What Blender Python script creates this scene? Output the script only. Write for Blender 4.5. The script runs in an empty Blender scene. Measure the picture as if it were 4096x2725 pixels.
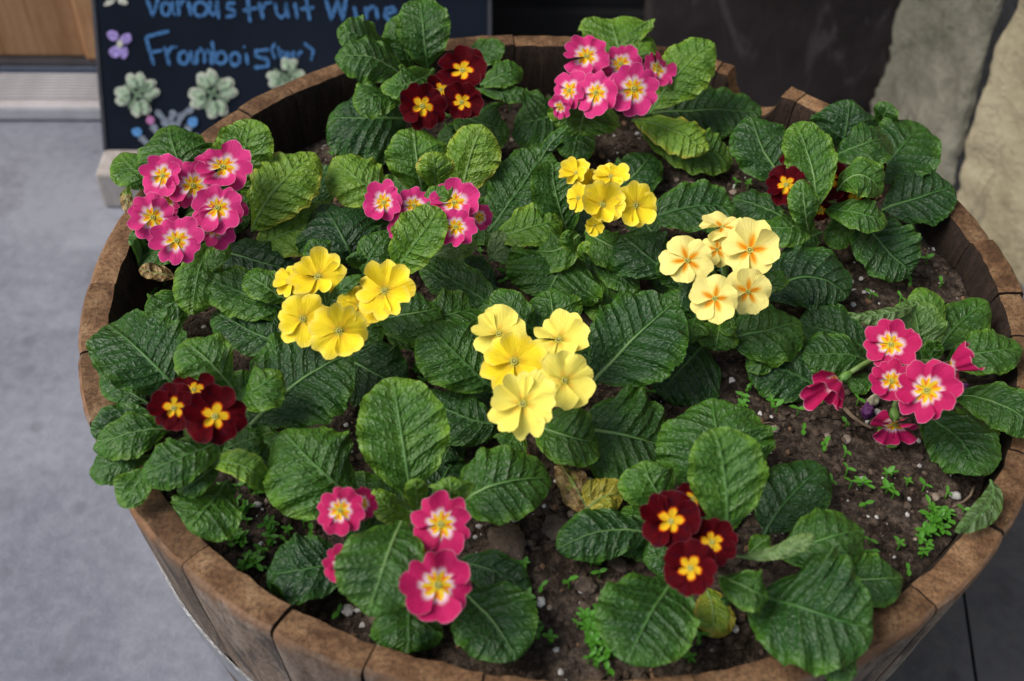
import bpy, bmesh, math, random
import numpy as np
from mathutils import Vector, Matrix, noise

SC = bpy.context.scene
COL = SC.collection
R_ = math.radians
random.seed(7)

# ------------------------------------------------------------------ camera
RIM = 0.43                                    # height of the barrel rim above the pavement
F_PX, W_PX, H_PX = 4460.0, 4096.0, 2725.0     # solved from the rim ellipse and the stave joints
CAM = np.array([0.0, -0.60213, 0.53923 + RIM])
FW = np.array([-0.04055336, 0.70038179, -0.71261544])
RT = np.array([0.99505238, 0.09304835, 0.03482474])
UP = np.array([-0.09069831, 0.70767743, 0.70068999])
cd = bpy.data.cameras.new('camera')
cam = bpy.data.objects.new('camera', cd)
COL.objects.link(cam)
M = Matrix.Identity(4)
for i in range(3):
    M[i][0], M[i][1], M[i][2], M[i][3] = RT[i], UP[i], -FW[i], CAM[i]
cam.matrix_world = M
cd.sensor_width = 36.0
cd.lens = F_PX / W_PX * 36.0
cd.clip_start, cd.clip_end = 0.02, 400
cd.dof.use_dof = True
cd.dof.focus_distance = 0.775
cd.dof.aperture_fstop = 6.3
SC.camera = cam

# ------------------------------------------------------------------ sky, sun, exposure
SUN_EL, SUN_AZ = 50.0, 255.0        # azimuth: degrees clockwise from +Y, where the light comes from
wd = bpy.data.worlds.new('World')
SC.world = wd
wd.use_nodes = True
nt = wd.node_tree
bg = nt.nodes['Background']
sky = nt.nodes.new('ShaderNodeTexSky')
sky.sky_type = 'NISHITA'
sky.sun_disc = False
sky.sun_elevation = R_(SUN_EL)
sky.sun_rotation = R_(SUN_AZ)
sky.air_density = 1.0
sky.dust_density = 3.0
nt.links.new(sky.outputs[0], bg.inputs['Color'])
bg.inputs['Strength'].default_value = 0.085
sd = bpy.data.lights.new('sun', 'SUN')
sun = bpy.data.objects.new('sun', sd)
COL.objects.link(sun)
sd.energy = 1.5
sd.angle = R_(35)
sd.color = (1.0, 0.96, 0.9)
az, el = R_(SUN_AZ), R_(SUN_EL)
sdir = Vector((math.sin(az) * math.cos(el), math.cos(az) * math.cos(el), math.sin(el)))
sun.rotation_euler = sdir.to_track_quat('Z', 'Y').to_euler()
SC.view_settings.view_transform = 'Standard'
SC.view_settings.look = 'None'
SC.view_settings.exposure = 0.85
SC.view_settings.gamma = 1.0
SC.cycles.max_bounces = 6
SC.cycles.transparent_max_bounces = 4
SC.cycles.use_denoising = True

# ------------------------------------------------------------------ helpers: pixels to places
K = 4096.0 / 2357.0
REG = {'A': (0, 0), 'B': (1300, 0), 'C': (2696, 0), 'D': (300, 900), 'E': (1600, 900), 'F': (2696, 900),
       'G': (300, 1795), 'H': (1600, 1795), 'I': (2696, 1795)}
CS = 1400.0 / 2357.0


def px(reg, x, y):
    if reg == '4':
        return np.array([x, y], float)
    if reg == 'd':
        return np.array([x * K, y * K])
    o = REG[reg]
    return np.array([o[0] + x * CS, o[1] + y * CS])


def ray(q):
    return FW + (q[0] - W_PX / 2) / F_PX * RT - (q[1] - H_PX / 2) / F_PX * UP


def at_z(q, z):
    d = ray(q)
    return CAM + d * ((z - CAM[2]) / d[2])


def at_plane(q, o, n):
    d = ray(q)
    return CAM + d * (((o - CAM) @ n) / (d @ n))


def proj(P):
    d = np.asarray(P) - CAM
    z = d @ FW
    return np.array([W_PX / 2 + F_PX * (d @ RT) / z, H_PX / 2 - F_PX * (d @ UP) / z])


def unit(v):
    v = np.asarray(v, float)
    return v / (np.linalg.norm(v) + 1e-12)


def soil_z(x, y):
    r = math.hypot(x, y)
    z = RIM - 0.030 + 0.014 * x / 0.3 - 0.012 * max(y, 0) / 0.3 + 0.006 * max(-y, 0) / 0.3
    z += 0.010 * noise.noise(Vector((x * 9, y * 9, 1.3))) + 0.0055 * noise.noise(Vector((x * 32, y * 32, 4.1)))
    if r > 0.27:
        z -= 0.010 * (r - 0.27) / 0.05
    return z


def on_soil(q, lift=0.0):
    z = RIM - 0.03
    for _ in range(4):
        P = at_z(q, z)
        z = soil_z(P[0], P[1]) + lift
    return at_z(q, z)


# ------------------------------------------------------------------ helpers: objects
def link(name, me, mat=None, parent=None, loc=None):
    o = bpy.data.objects.new(name, me)
    COL.objects.link(o)
    if mat is not None and me is not None:
        for m_ in (mat if isinstance(mat, (list, tuple)) else [mat]):
            if me.materials.find(m_.name) < 0:
                me.materials.append(m_)
    if parent is not None:
        o.parent = parent
    if loc is not None:
        o.location = Vector([float(a) for a in loc])
    return o


def tag(o, label=None, cat=None, group=None, kind=None):
    if label:
        o['label'] = label
    if cat:
        o['category'] = cat
    if group:
        o['group'] = group
    if kind:
        o['kind'] = kind
    return o


def mesh(name, verts, faces, smooth=True):
    me = bpy.data.meshes.new(name)
    me.from_pydata([tuple(map(float, v)) for v in verts], [], faces)
    if smooth:
        me.polygons.foreach_set('use_smooth', [True] * len(me.polygons))
    me.update()
    return me


def grid_faces(nr, nc, off=0):
    return [(off + i * nc + j, off + i * nc + j + 1, off + (i + 1) * nc + j + 1, off + (i + 1) * nc + j)
            for i in range(nr - 1) for j in range(nc - 1)]


def set_uv(me, uv, name='UVMap'):
    lay = me.uv_layers.new(name=name)
    idx = np.zeros(len(me.loops), dtype=np.int32)
    me.loops.foreach_get('vertex_index', idx)
    lay.data.foreach_set('uv', np.asarray(uv, dtype=np.float32)[idx].ravel())


def bevel_box(name, sx, sy, sz, mat, parent=None, loc=(0, 0, 0), rotz=0.0, bev=0.004):
    bm = bmesh.new()
    bmesh.ops.create_cube(bm, size=1.0)
    for v in bm.verts:
        v.co = Vector((v.co.x * sx, v.co.y * sy, v.co.z * sz))
    if bev:
        bmesh.ops.bevel(bm, geom=bm.edges[:], offset=bev, segments=2, affect='EDGES', profile=0.6)
    me = bpy.data.meshes.new(name)
    bm.to_mesh(me)
    bm.free()
    o = link(name, me, mat, parent, loc)
    o.rotation_euler.z = rotz
    return o


def tube_mesh(name, pts, radii, seg=8, cap=True):
    pts = [np.asarray(p, float) for p in pts]
    n = len(pts)
    vs, fs = [], []
    t0 = unit(pts[1] - pts[0])
    a = np.array([0, 0, 1.0]) if abs(t0[2]) < 0.9 else np.array([1.0, 0, 0])
    nrm = unit(np.cross(t0, a))
    for i in range(n):
        t = unit(pts[min(i + 1, n - 1)] - pts[max(i - 1, 0)])
        nrm = unit(nrm - t * (nrm @ t))
        b = np.cross(t, nrm)
        for k in range(seg):
            an = 2 * math.pi * k / seg
            vs.append(pts[i] + radii[i] * (math.cos(an) * nrm + math.sin(an) * b))
    for i in range(n - 1):
        for k in range(seg):
            fs.append((i * seg + k, i * seg + (k + 1) % seg, (i + 1) * seg + (k + 1) % seg, (i + 1) * seg + k))
    if cap:
        fs.append(tuple(range(seg))[::-1])
        fs.append(tuple((n - 1) * seg + k for k in range(seg)))
    return mesh(name, vs, fs)


def bez(a, m, b, t):
    c = 2 * m - 0.5 * (a + b)
    return (1 - t) ** 2 * a + 2 * t * (1 - t) * c + t * t * b


def bez_d(a, m, b, t):
    c = 2 * m - 0.5 * (a + b)
    return unit(2 * (1 - t) * (c - a) + 2 * t * (b - c))


# ------------------------------------------------------------------ materials
class Mat:
    def __init__(self, name, rough=0.6, spec=0.5):
        self.m = bpy.data.materials.new(name)
        self.m.use_nodes = True
        self.t = self.m.node_tree
        self.b = self.t.nodes['Principled BSDF']
        self.out = self.t.nodes['Material Output']
        self.b.inputs['Roughness'].default_value = rough
        self.b.inputs['Specular IOR Level'].default_value = spec

    def n(self, typ, ins=None, **kw):
        nd = self.t.nodes.new('ShaderNode' + typ)
        for k, v in kw.items():
            setattr(nd, k, v)
        for k, v in (ins or {}).items():
            if hasattr(v, 'is_output') or isinstance(v, bpy.types.NodeSocket):
                self.t.links.new(v, nd.inputs[k])
            else:
                nd.inputs[k].default_value = v
        return nd

    def math(self, op, a, b=None, c=None, clamp=False):
        ins = {0: a}
        if b is not None:
            ins[1] = b
        if c is not None:
            ins[2] = c
        return self.n('Math', ins, operation=op, use_clamp=clamp).outputs[0]

    def mix(self, f, a, b, mode='MIX'):
        nd = self.n('Mix', data_type='RGBA', blend_type=mode)
        for k, v in ((0, f), (6, a), (7, b)):
            if isinstance(v, bpy.types.NodeSocket):
                self.t.links.new(v, nd.inputs[k])
            elif k == 0:
                nd.inputs[0].default_value = v
            else:
                nd.inputs[k].default_value = tuple(v) + (1,) if len(v) == 3 else v
        return nd.outputs[2]

    def ramp(self, f, stops, interp='LINEAR'):
        nd = self.n('ValToRGB', {0: f})
        cr = nd.color_ramp
        cr.interpolation = interp
        while len(cr.elements) < len(stops):
            cr.elements.new(0.5)
        for e, (p, c) in zip(cr.elements, stops):
            e.position = p
            e.color = (tuple(c) + (1,)) if isinstance(c, (tuple, list)) else (c, c, c, 1)
        return nd.outputs[0]

    def smooth(self, v, lo, hi):
        return self.n('MapRange', {0: v, 1: lo, 2: hi, 3: 0.0, 4: 1.0}, interpolation_type='SMOOTHSTEP').outputs[0]

    def noise(self, vec, scale, detail=4, rough=0.55, dist=0.0):
        return self.n('TexNoise', {'Vector': vec, 'Scale': scale, 'Detail': detail, 'Roughness': rough, 'Distortion': dist}).outputs[0]

    def obj(self):
        return self.n('TexCoord').outputs['Object']

    def mapv(self, v, sc):
        return self.n('Mapping', {'Vector': v, 'Scale': sc}).outputs[0]

    def col(self, c):
        if isinstance(c, bpy.types.NodeSocket):
            self.t.links.new(c, self.b.inputs['Base Color'])
        else:
            self.b.inputs['Base Color'].default_value = tuple(c) + (1,)

    def rough(self, s):
        self.t.links.new(s, self.b.inputs['Roughness'])

    def bump(self, h, dist=0.002, strength=1.0):
        nd = self.n('Bump', {'Height': h, 'Distance': dist, 'Strength': strength})
        self.t.links.new(nd.outputs[0], self.b.inputs['Normal'])
        return nd


def leaf_material():
    m = Mat('primrose_leaf', 0.36, 0.42)
    uvn = m.n('UVMap', uv_map='norm').outputs[0]          # u 0..1 along, v 0..1 across
    uvm = m.n('UVMap', uv_map='metric').outputs[0]        # centimetres
    oi = m.n('ObjectInfo')
    csep = m.n('SeparateColor', {0: oi.outputs['Color']})
    tone, pale, decay = csep.outputs[0], csep.outputs[1], csep.outputs[2]
    s1 = m.n('SeparateXYZ', {0: uvn})
    u, v = s1.outputs[0], s1.outputs[1]
    av = m.math('ABSOLUTE', m.math('SUBTRACT', m.math('MULTIPLY', v, 2.0), 1.0))
    s2 = m.n('SeparateXYZ', {0: uvm})
    rnd = m.math('MULTIPLY', oi.outputs['Random'], 37.0)
    offs = m.n('CombineXYZ', {0: rnd, 1: m.math('MULTIPLY', rnd, 1.7), 2: 0.0}).outputs[0]
    mv = m.n('VectorMath', {0: uvm, 1: offs}, operation='ADD').outputs[0]
    wob = m.noise(mv, 1.1, 3)
    wv = m.math('MULTIPLY', m.math('SUBTRACT', wob, 0.5), 0.34)
    # secondary veins, arching towards the tip, staggered left and right
    side = m.math('SIGN', s2.outputs[1])
    at = m.math('ABSOLUTE', s2.outputs[1])
    q = m.math('SUBTRACT', s2.outputs[0], m.math('MULTIPLY', at, 0.62))
    q = m.math('ADD', q, m.math('MULTIPLY', m.math('MULTIPLY', at, at), 0.05))
    q = m.math('ADD', q, m.math('MULTIPLY', side, 0.2))
    q = m.math('ADD', q, wv)
    fr = m.math('FRACT', m.math('MULTIPLY', q, 1.18))
    tri = m.math('MULTIPLY', m.math('ABSOLUTE', m.math('SUBTRACT', fr, 0.5)), 2.0)    # 1 on the vein
    vein2 = m.smooth(tri, 0.78, 1.0)
    pleat = m.math('SINE', m.math('MULTIPLY', m.math('SUBTRACT', 1.0, tri), 1.57))
    # net of small veins: puffed cells
    dv = m.n('CombineXYZ', {0: m.math('ADD', m.math('MULTIPLY', q, 1.18 * 0.8), rnd), 1: m.math('ADD', m.math('MULTIPLY', s2.outputs[1], 0.95), rnd), 2: 0.0}).outputs[0]
    vor = m.n('TexVoronoi', {'Vector': dv, 'Scale': 2.5, 'Randomness': 0.75}, feature='DISTANCE_TO_EDGE', voronoi_dimensions='2D').outputs['Distance']
    vor2 = m.n('TexVoronoi', {'Vector': dv, 'Scale': 5.6, 'Randomness': 1.0}, feature='DISTANCE_TO_EDGE', voronoi_dimensions='2D').outputs['Distance']
    cell = m.smooth(vor, -0.08, 0.36)
    cell2 = m.smooth(vor2, -0.1, 0.42)
    mid = m.math('SUBTRACT', 1.0, m.smooth(at, 0.0, 0.22))
    h = m.math('ADD', m.math('MULTIPLY', cell, 0.55), m.math('MULTIPLY', cell2, 0.22))
    h = m.math('ADD', h, m.math('MULTIPLY', pleat, 1.7))
    h = m.math('SUBTRACT', h, m.math('MULTIPLY', mid, 0.9))
    h = m.math('ADD', h, m.math('MULTIPLY', m.noise(mv, 14, 2), 0.14))
    # colour: the leaf's own tone, yellower margin, paler veins
    tvar = m.math('ADD', tone, m.math('MULTIPLY', m.math('SUBTRACT', m.noise(mv, 0.45, 3), 0.5), 0.42))
    edge = m.smooth(av, 0.62, 1.02)
    tipf = m.smooth(u, 0.75, 1.0)
    tvar = m.math('ADD', tvar, m.math('MULTIPLY', m.math('MAXIMUM', edge, m.math('MULTIPLY', tipf, 0.6)), 0.24))
    c = m.ramp(tvar, [(0.0, (0.011, 0.040, 0.014)), (0.25, (0.021, 0.076, 0.013)), (0.5, (0.054, 0.150, 0.014)), (0.72, (0.130, 0.262, 0.022)),
                      (0.9, (0.23, 0.36, 0.032)), (1.0, (0.42, 0.37, 0.045))])
    c = m.mix(m.math('MULTIPLY', vein2, 0.16), c, (0.12, 0.24, 0.06))
    groove = m.math('SUBTRACT', 1.0, m.smooth(vor, 0.0, 0.10))
    c = m.mix(m.math('MULTIPLY', groove, 0.20), c, (0.008, 0.04, 0.006))
    c = m.mix(m.math('MULTIPLY', pale, 0.75), c, (0.19, 0.27, 0.11))
    dn = m.smooth(m.math('ADD', m.noise(mv, 0.9, 5, 0.65), m.math('MULTIPLY', m.math('SUBTRACT', m.math('MULTIPLY', decay, 1.25), 1.0), 0.6)), 0.42, 0.56)
    dcol = m.ramp(m.noise(mv, 2.2, 4), [(0.3, (0.10, 0.045, 0.02)), (0.55, (0.36, 0.24, 0.09)), (0.75, (0.50, 0.40, 0.16))])
    dn = m.math('MULTIPLY', dn, m.smooth(decay, 0.02, 0.3))
    c = m.mix(dn, c, dcol)
    m.col(c)
    r = m.math('ADD', 0.30, m.math('MULTIPLY', m.noise(mv, 1.5, 3), 0.16))
    m.rough(r)
    bp = m.bump(h, 0.0013, 0.9)
    tr = m.n('BsdfTranslucent', {'Color': m.mix(0.5, c, (0.22, 0.45, 0.03))})
    m.t.links.new(bp.outputs[0], tr.inputs['Normal'])
    mx = m.n('MixShader', {0: 0.12, 1: m.b.outputs[0], 2: tr.outputs[0]})
    m.t.links.new(mx.outputs[0], m.out.inputs[0])
    return m.m


def midrib_material():
    m = Mat('leaf_midrib', 0.5, 0.4)
    oi = m.n('ObjectInfo')
    cs = m.n('SeparateColor', {0: oi.outputs['Color']})
    c = m.ramp(cs.outputs[0], [(0.0, (0.035, 0.11, 0.022)), (0.5, (0.10, 0.22, 0.055)), (1.0, (0.26, 0.37, 0.14))])
    su = m.n('SeparateXYZ', {0: m.n('UVMap', uv_map='UVMap').outputs[0]}).outputs[0]
    c = m.mix(m.smooth(su, 0.15, 0.85), c, m.mix(0.5, m.ramp(cs.outputs[1], [(0.0, (0.016, 0.075, 0.012)), (0.5, (0.05, 0.16, 0.015)), (1.0, (0.22, 0.34, 0.05))]), c))
    m.col(c)
    return m.m


def petal_material(kind):
    m = Mat('petal_' + kind, 0.6, 0.06 if kind == 'red' else 0.2)
    uv = m.n('UVMap', uv_map='UVMap').outputs[0]
    s = m.n('SeparateXYZ', {0: uv})
    au = m.math('ABSOLUTE', m.math('SUBTRACT', m.math('MULTIPLY', s.outputs[0], 2.0), 1.0))
    su = m.math('SUBTRACT', m.math('MULTIPLY', s.outputs[0], 2.0), 1.0)
    oi = m.n('ObjectInfo')
    sc = m.n('CombineXYZ', {0: m.math('MULTIPLY', su, 3.0), 1: m.math('MULTIPLY', s.outputs[1], 2.5), 2: m.math('MULTIPLY', oi.outputs['Random'], 50.0)}).outputs[0]
    nz = m.math('SUBTRACT', m.noise(sc, 1.6, 4), 0.5)
    ray_ = m.n('CombineXYZ', {0: m.math('MULTIPLY', su, 14.0), 1: m.math('MULTIPLY', s.outputs[1], 1.6), 2: m.math('MULTIPLY', oi.outputs['Random'], 50.0)}).outputs[0]
    streak = m.math('SUBTRACT', m.noise(ray_, 1.5, 3), 0.5)
    v = m.math('ADD', s.outputs[1], m.math('MULTIPLY', nz, 0.05))
    vs = m.math('ADD', v, m.math('MULTIPLY', streak, 0.13))
    rv = m.math('MULTIPLY', m.math('SUBTRACT', oi.outputs['Random'], 0.5), 0.2)
    if kind in ('pink', 'magenta'):
        body = (0.58, 0.016, 0.150) if kind == 'pink' else (0.44, 0.006, 0.075)
        body2 = (0.68, 0.045, 0.23) if kind == 'pink' else (0.55, 0.016, 0.13)
        c = m.mix(m.math('ADD', 0.5, m.math('ADD', streak, rv)), body, body2)
        # white halo
        halo = m.math('SUBTRACT', 1.0, m.smooth(m.math('ADD', vs, m.math('MULTIPLY', au, -0.05)), 0.34, 0.60 if kind == 'pink' else 0.55))
        c = m.mix(halo, c, (0.86, 0.66, 0.72))
        star = m.math('ADD', v, m.math('MULTIPLY', m.math('ABSOLUTE', m.math('SUBTRACT', au, 0.30)), 0.20))
        eye = m.math('SUBTRACT', 1.0, m.smooth(star, 0.385, 0.45))
        yel = m.mix(m.math('MULTIPLY', m.math('SUBTRACT', 1.0, m.smooth(au, 0.10, 0.42)), m.smooth(v, 0.10, 0.24)), (0.86, 0.58, 0.02), (0.86, 0.22, 0.008))
        c = m.mix(eye, c, yel)
        c = m.mix(m.math('MULTIPLY', m.smooth(s.outputs[1], 0.97, 0.998), 0.35), c, (0.9, 0.66, 0.76))
    elif kind == 'red':
        c = m.mix(m.math('ADD', 0.5, m.math('ADD', m.math('MULTIPLY', nz, 1.4), rv)), (0.030, 0.0003, 0.002), (0.105, 0.0006, 0.004))
        patch = m.smooth(m.noise(sc, 1.1, 3), 0.56, 0.68)
        c = m.mix(m.math('MULTIPLY', patch, 0.7), c, (0.022, 0.003, 0.012))
        star = m.math('ADD', v, m.math('MULTIPLY', au, 0.19))
        ring = m.math('SUBTRACT', 1.0, m.smooth(star, 0.455, 0.53))
        c = m.mix(ring, c, (0.70, 0.075, 0.004))
        eye = m.math('SUBTRACT', 1.0, m.smooth(star, 0.41, 0.47))
        c = m.mix(eye, c, (0.84, 0.52, 0.02))
        c = m.mix(m.math('MULTIPLY', m.smooth(s.outputs[1], 0.975, 0.998), 0.18), c, (0.6, 0.25, 0.3))
    elif kind in ('yellow', 'lemon'):
        body = (0.96, 0.74, 0.022) if kind == 'yellow' else (0.97, 0.85, 0.14)
        c = m.mix(m.math('ADD', 0.45, m.math('ADD', streak, rv)), body, tuple(min(1, a * 1.04) for a in body))
        inner = m.math('SUBTRACT', 1.0, m.smooth(m.math('ADD', vs, m.math('MULTIPLY', au, 0.25)), 0.14, 0.58))
        c = m.mix(m.math('MULTIPLY', inner, 0.75), c, (0.86, 0.44, 0.018))
        c = m.mix(m.math('SUBTRACT', 1.0, m.smooth(v, 0.12, 0.27)), c, (0.62, 0.52, 0.05))
        c = m.mix(m.math('MULTIPLY', m.smooth(s.outputs[1], 0.75, 1.0), 0.35), c, (0.97, 0.86, 0.25))
    else:  # cream with orange rays
        c = m.mix(m.math('ADD', 0.5, m.math('ADD', streak, rv)), (0.95, 0.82, 0.22), (0.97, 0.86, 0.30))
        star = m.math('ADD', vs, m.math('MULTIPLY', au, 0.50))
        c = m.mix(m.math('SUBTRACT', 1.0, m.smooth(star, 0.40, 0.74)), c, (0.88, 0.45, 0.02))
        star2 = m.math('ADD', m.math('ADD', v, m.math('MULTIPLY', streak, 0.3)), m.math('MULTIPLY', au, 0.9))
        c = m.mix(m.math('SUBTRACT', 1.0, m.smooth(star2, 0.36, 0.62)), c, (0.84, 0.26, 0.006))
    m.col(c)
    h = m.math('ADD', m.math('MULTIPLY', streak, 1.0), m.math('MULTIPLY', nz, 0.5))
    m.bump(h, 0.0012, 0.6)
    tr = m.n('BsdfTranslucent', {'Color': c})
    mx = m.n('MixShader', {0: 0.15, 1: m.b.outputs[0], 2: tr.outputs[0]})
    m.t.links.new(mx.outputs[0], m.out.inputs[0])
    return m.m


def simple(name, c1, c2, scale=20.0, rough=0.6, bump=0.0, bscale=None, detail=5, spec=0.4, metallic=0.0):
    m = Mat(name, rough, spec)
    o = m.obj()
    n = m.noise(o, scale, detail, 0.6)
    m.col(m.ramp(n, [(0.32, c1), (0.68, c2)]))
    m.b.inputs['Metallic'].default_value = metallic
    if bump:
        m.bump(m.noise(o, bscale or scale * 3, 6, 0.65), bump, 1.0)
    return m.m


def soil_material():
    m = Mat('potting_soil', 0.95, 0.15)
    o = m.obj()
    n1 = m.noise(o, 14, 6, 0.7)
    n2 = m.noise(o, 160, 5, 0.75)
    n3 = m.noise(o, 420, 3, 0.7)
    c = m.ramp(n2, [(0.30, (0.010, 0.0075, 0.006)), (0.48, (0.036, 0.025, 0.018)), (0.62, (0.115, 0.082, 0.058)), (0.78, (0.24, 0.185, 0.14))])
    dry = m.smooth(n1, 0.42, 0.66)
    c = m.mix(m.math('MULTIPLY', dry, 0.75), c, m.ramp(n2, [(0.34, (0.048, 0.036, 0.028)), (0.68, (0.25, 0.20, 0.155))]))
    c = m.mix(m.smooth(n3, 0.68, 0.74), c, (0.42, 0.37, 0.31))
    m.col(c)
    h = m.math('ADD', n2, m.math('MULTIPLY', n3, 0.5))
    m.bump(h, 0.006, 1.0)
    return m.m


def wood_material(name, cs, scale, rough=0.75, stain=None, bump=0.0018, dark=0.6):
    m = Mat(name, rough, 0.3)
    o = m.obj()
    oi = m.n('ObjectInfo')
    off = m.n('CombineXYZ', {0: 0.0, 1: m.math('MULTIPLY', oi.outputs['Random'], 9.0), 2: m.math('MULTIPLY', oi.outputs['Random'], 5.0)}).outputs[0]
    ov = m.n('VectorMath', {0: o, 1: off}, operation='ADD').outputs[0]
    mp = m.mapv(ov, scale)
    g = m.noise(mp, 1.0, 8, 0.68, 0.4)
    big = m.noise(ov, 11, 4, 0.6)
    fine = m.noise(ov, 330, 4, 0.85)
    n = m.math('ADD', m.math('MULTIPLY', g, 0.7), m.math('MULTIPLY', big, 0.3))
    c = m.ramp(n, [(0.34, cs[0]), (0.46, cs[1]), (0.57, cs[2]), (0.70, cs[3])])
    c = m.mix(m.math('MULTIPLY', m.smooth(fine, 0.42, 0.62), dark), c, tuple(a * 0.35 for a in cs[0]))
    val = m.n('HueSaturation', {'Value': m.math('ADD', 0.72, m.math('MULTIPLY', oi.outputs['Random'], 0.5)), 'Color': c}).outputs[0]
    c = val
    if stain:
        blot = m.noise(m.mapv(ov, (26, 26, 12)), 1.0, 7, 0.72, 0.8)
        c = m.mix(m.math('MULTIPLY', m.smooth(blot, 0.50, 0.62), 0.85), c, stain[0])
        sz = m.n('SeparateXYZ', {0: o}).outputs[2]
        rag = m.noise(m.mapv(ov, (60, 60, 30)), 1.0, 5, 0.7)
        rim = m.smooth(m.math('ADD', sz, m.math('MULTIPLY', m.math('SUBTRACT', rag, 0.52), 0.055)), -0.016, -0.002)
        c = m.mix(m.math('MULTIPLY', rim, 0.7), c, m.mix(m.smooth(big, 0.35, 0.65), (0.10, 0.055, 0.028), stain[1]))
    m.col(c)
    m.bump(m.math('ADD', g, m.math('MULTIPLY', fine, 0.5)), bump, 1.0)
    return m.m


def concrete_material(name, c1, c2, c3):
    m = Mat(name, 0.85, 0.25)
    o = m.obj()
    n1 = m.noise(o, 3.2, 5, 0.6)
    n2 = m.noise(o, 60, 5, 0.7)
    n3 = m.noise(o, 11, 4, 0.55)
    c = m.ramp(m.math('ADD', m.math('MULTIPLY', n1, 0.65), m.math('MULTIPLY', n2, 0.35)), [(0.40, c1), (0.60, c2)])
    n4 = m.noise(o, 7, 2, 0.5)
    c = m.mix(m.math('MULTIPLY', m.smooth(n3, 0.56, 0.74), 0.6), c, c3)
    c = m.mix(m.math('MULTIPLY', m.smooth(n4, 0.60, 0.72), 0.4), c, tuple(min(1, a * 1.35) for a in c2))
    spot = m.n('TexVoronoi', {'Vector': o, 'Scale': 16.0, 'Randomness': 1.0}, feature='F1').outputs['Distance']
    c = m.mix(m.math('MULTIPLY', m.math('SUBTRACT', 1.0, m.smooth(spot, 0.06, 0.20)), 0.45), c, c3)
    m.col(c)
    m.bump(n2, 0.002, 0.8)
    return m.m


MAT = {}
MAT['leaf'] = leaf_material()
MAT['rib'] = midrib_material()
for k_ in ('pink', 'magenta', 'red', 'yellow', 'lemon', 'cream'):
    MAT[k_] = petal_material(k_)
MAT['calyx'] = simple('calyx_green', (0.06, 0.16, 0.03), (0.15, 0.30, 0.06), 120, 0.5)
MAT['stalk'] = simple('flower_stalk_green', (0.10, 0.19, 0.04), (0.20, 0.30, 0.09), 90, 0.5)
MAT['eye'] = simple('flower_eye', (0.22, 0.24, 0.03), (0.55, 0.50, 0.08), 900, 0.5)
MAT['stigma'] = simple('stigma_pale', (0.55, 0.50, 0.16), (0.75, 0.68, 0.28), 900, 0.5)
MAT['soil'] = soil_material()
MAT['crumb'] = simple('soil_crumb', (0.018, 0.013, 0.010), (0.15, 0.11, 0.082), 55, 0.95, 0.002, 300, spec=0.1)
MAT['perlite'] = simple('perlite_white', (0.42, 0.40, 0.37), (0.72, 0.70, 0.67), 200, 0.9, 0.002, 500, spec=0.2)
MAT['pebble'] = simple('pebble_tan', (0.20, 0.15, 0.11), (0.42, 0.35, 0.28), 90, 0.85, 0.002, 350, spec=0.2)
MAT['clod'] = simple('dry_clod', (0.085, 0.062, 0.047), (0.20, 0.155, 0.12), 70, 0.95, 0.004, 260, spec=0.1)
MAT['seedling'] = simple('seedling_green', (0.035, 0.16, 0.010), (0.085, 0.27, 0.020), 80, 0.5)
MAT['twig'] = simple('dry_twig', (0.10, 0.065, 0.04), (0.24, 0.18, 0.12), 120, 0.85, 0.001, 500)
MAT['bark'] = simple('bark_chip', (0.09, 0.045, 0.022), (0.26, 0.15, 0.08), 120, 0.85, 0.001, 500)
MAT['stave_top'] = wood_material('stave_end_grain', ((0.072, 0.034, 0.015), (0.165, 0.086, 0.040), (0.28, 0.162, 0.080), (0.40, 0.265, 0.148)), (48, 48, 48), 0.85)
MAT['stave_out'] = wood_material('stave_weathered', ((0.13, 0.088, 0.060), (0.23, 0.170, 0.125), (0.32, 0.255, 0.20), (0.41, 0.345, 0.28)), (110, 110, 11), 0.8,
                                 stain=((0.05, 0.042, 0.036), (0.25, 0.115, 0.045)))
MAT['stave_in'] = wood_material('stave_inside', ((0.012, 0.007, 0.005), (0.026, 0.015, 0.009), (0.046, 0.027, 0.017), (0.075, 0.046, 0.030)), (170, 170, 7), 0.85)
MAT['hoop'] = simple('galvanised_hoop', (0.28, 0.29, 0.30), (0.48, 0.49, 0.50), 60, 0.45, 0.0008, 200, metallic=0.85)
MAT['rivet'] = simple('hoop_rivet', (0.20, 0.19, 0.18), (0.36, 0.35, 0.34), 90, 0.5, metallic=0.8)
MAT['concrete'] = concrete_material('pavement_concrete', (0.160, 0.172, 0.208), (0.268, 0.280, 0.320), (0.115, 0.116, 0.135))
MAT['slab'] = concrete_material('shaded_paving', (0.062, 0.064, 0.073), (0.115, 0.118, 0.128), (0.042, 0.043, 0.050))  # right-hand paving: the heavy shade there is put into this darker colour
MAT['grout'] = simple('joint_mortar', (0.03, 0.03, 0.033), (0.06, 0.06, 0.065), 40, 0.9)

# ------------------------------------------------------------------ the setting: ground and paving
def sheet(name, pts, z, mat):
    me = mesh(name, [(p[0], p[1], z) for p in pts], [tuple(range(len(pts)))], False)
    return link(name, me, mat)


tag(sheet('ground', [(-60, -60), (60, -60), (60, 60), (-60, 60)], -0.006, MAT['grout']), kind='structure')
ja = at_z(np.array([3853.0, 2366.0]), 0.0)
jb = at_z(np.array([3904.0, 2725.0]), 0.0)
jd = unit((jb - ja)[:2])
jn = np.array([-jd[1], jd[0]])
if jn[0] < 0:
    jn = -jn


def jp(t, s):
    p = ja[:2] + jd * t + jn * s
    return (p[0], p[1])


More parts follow.
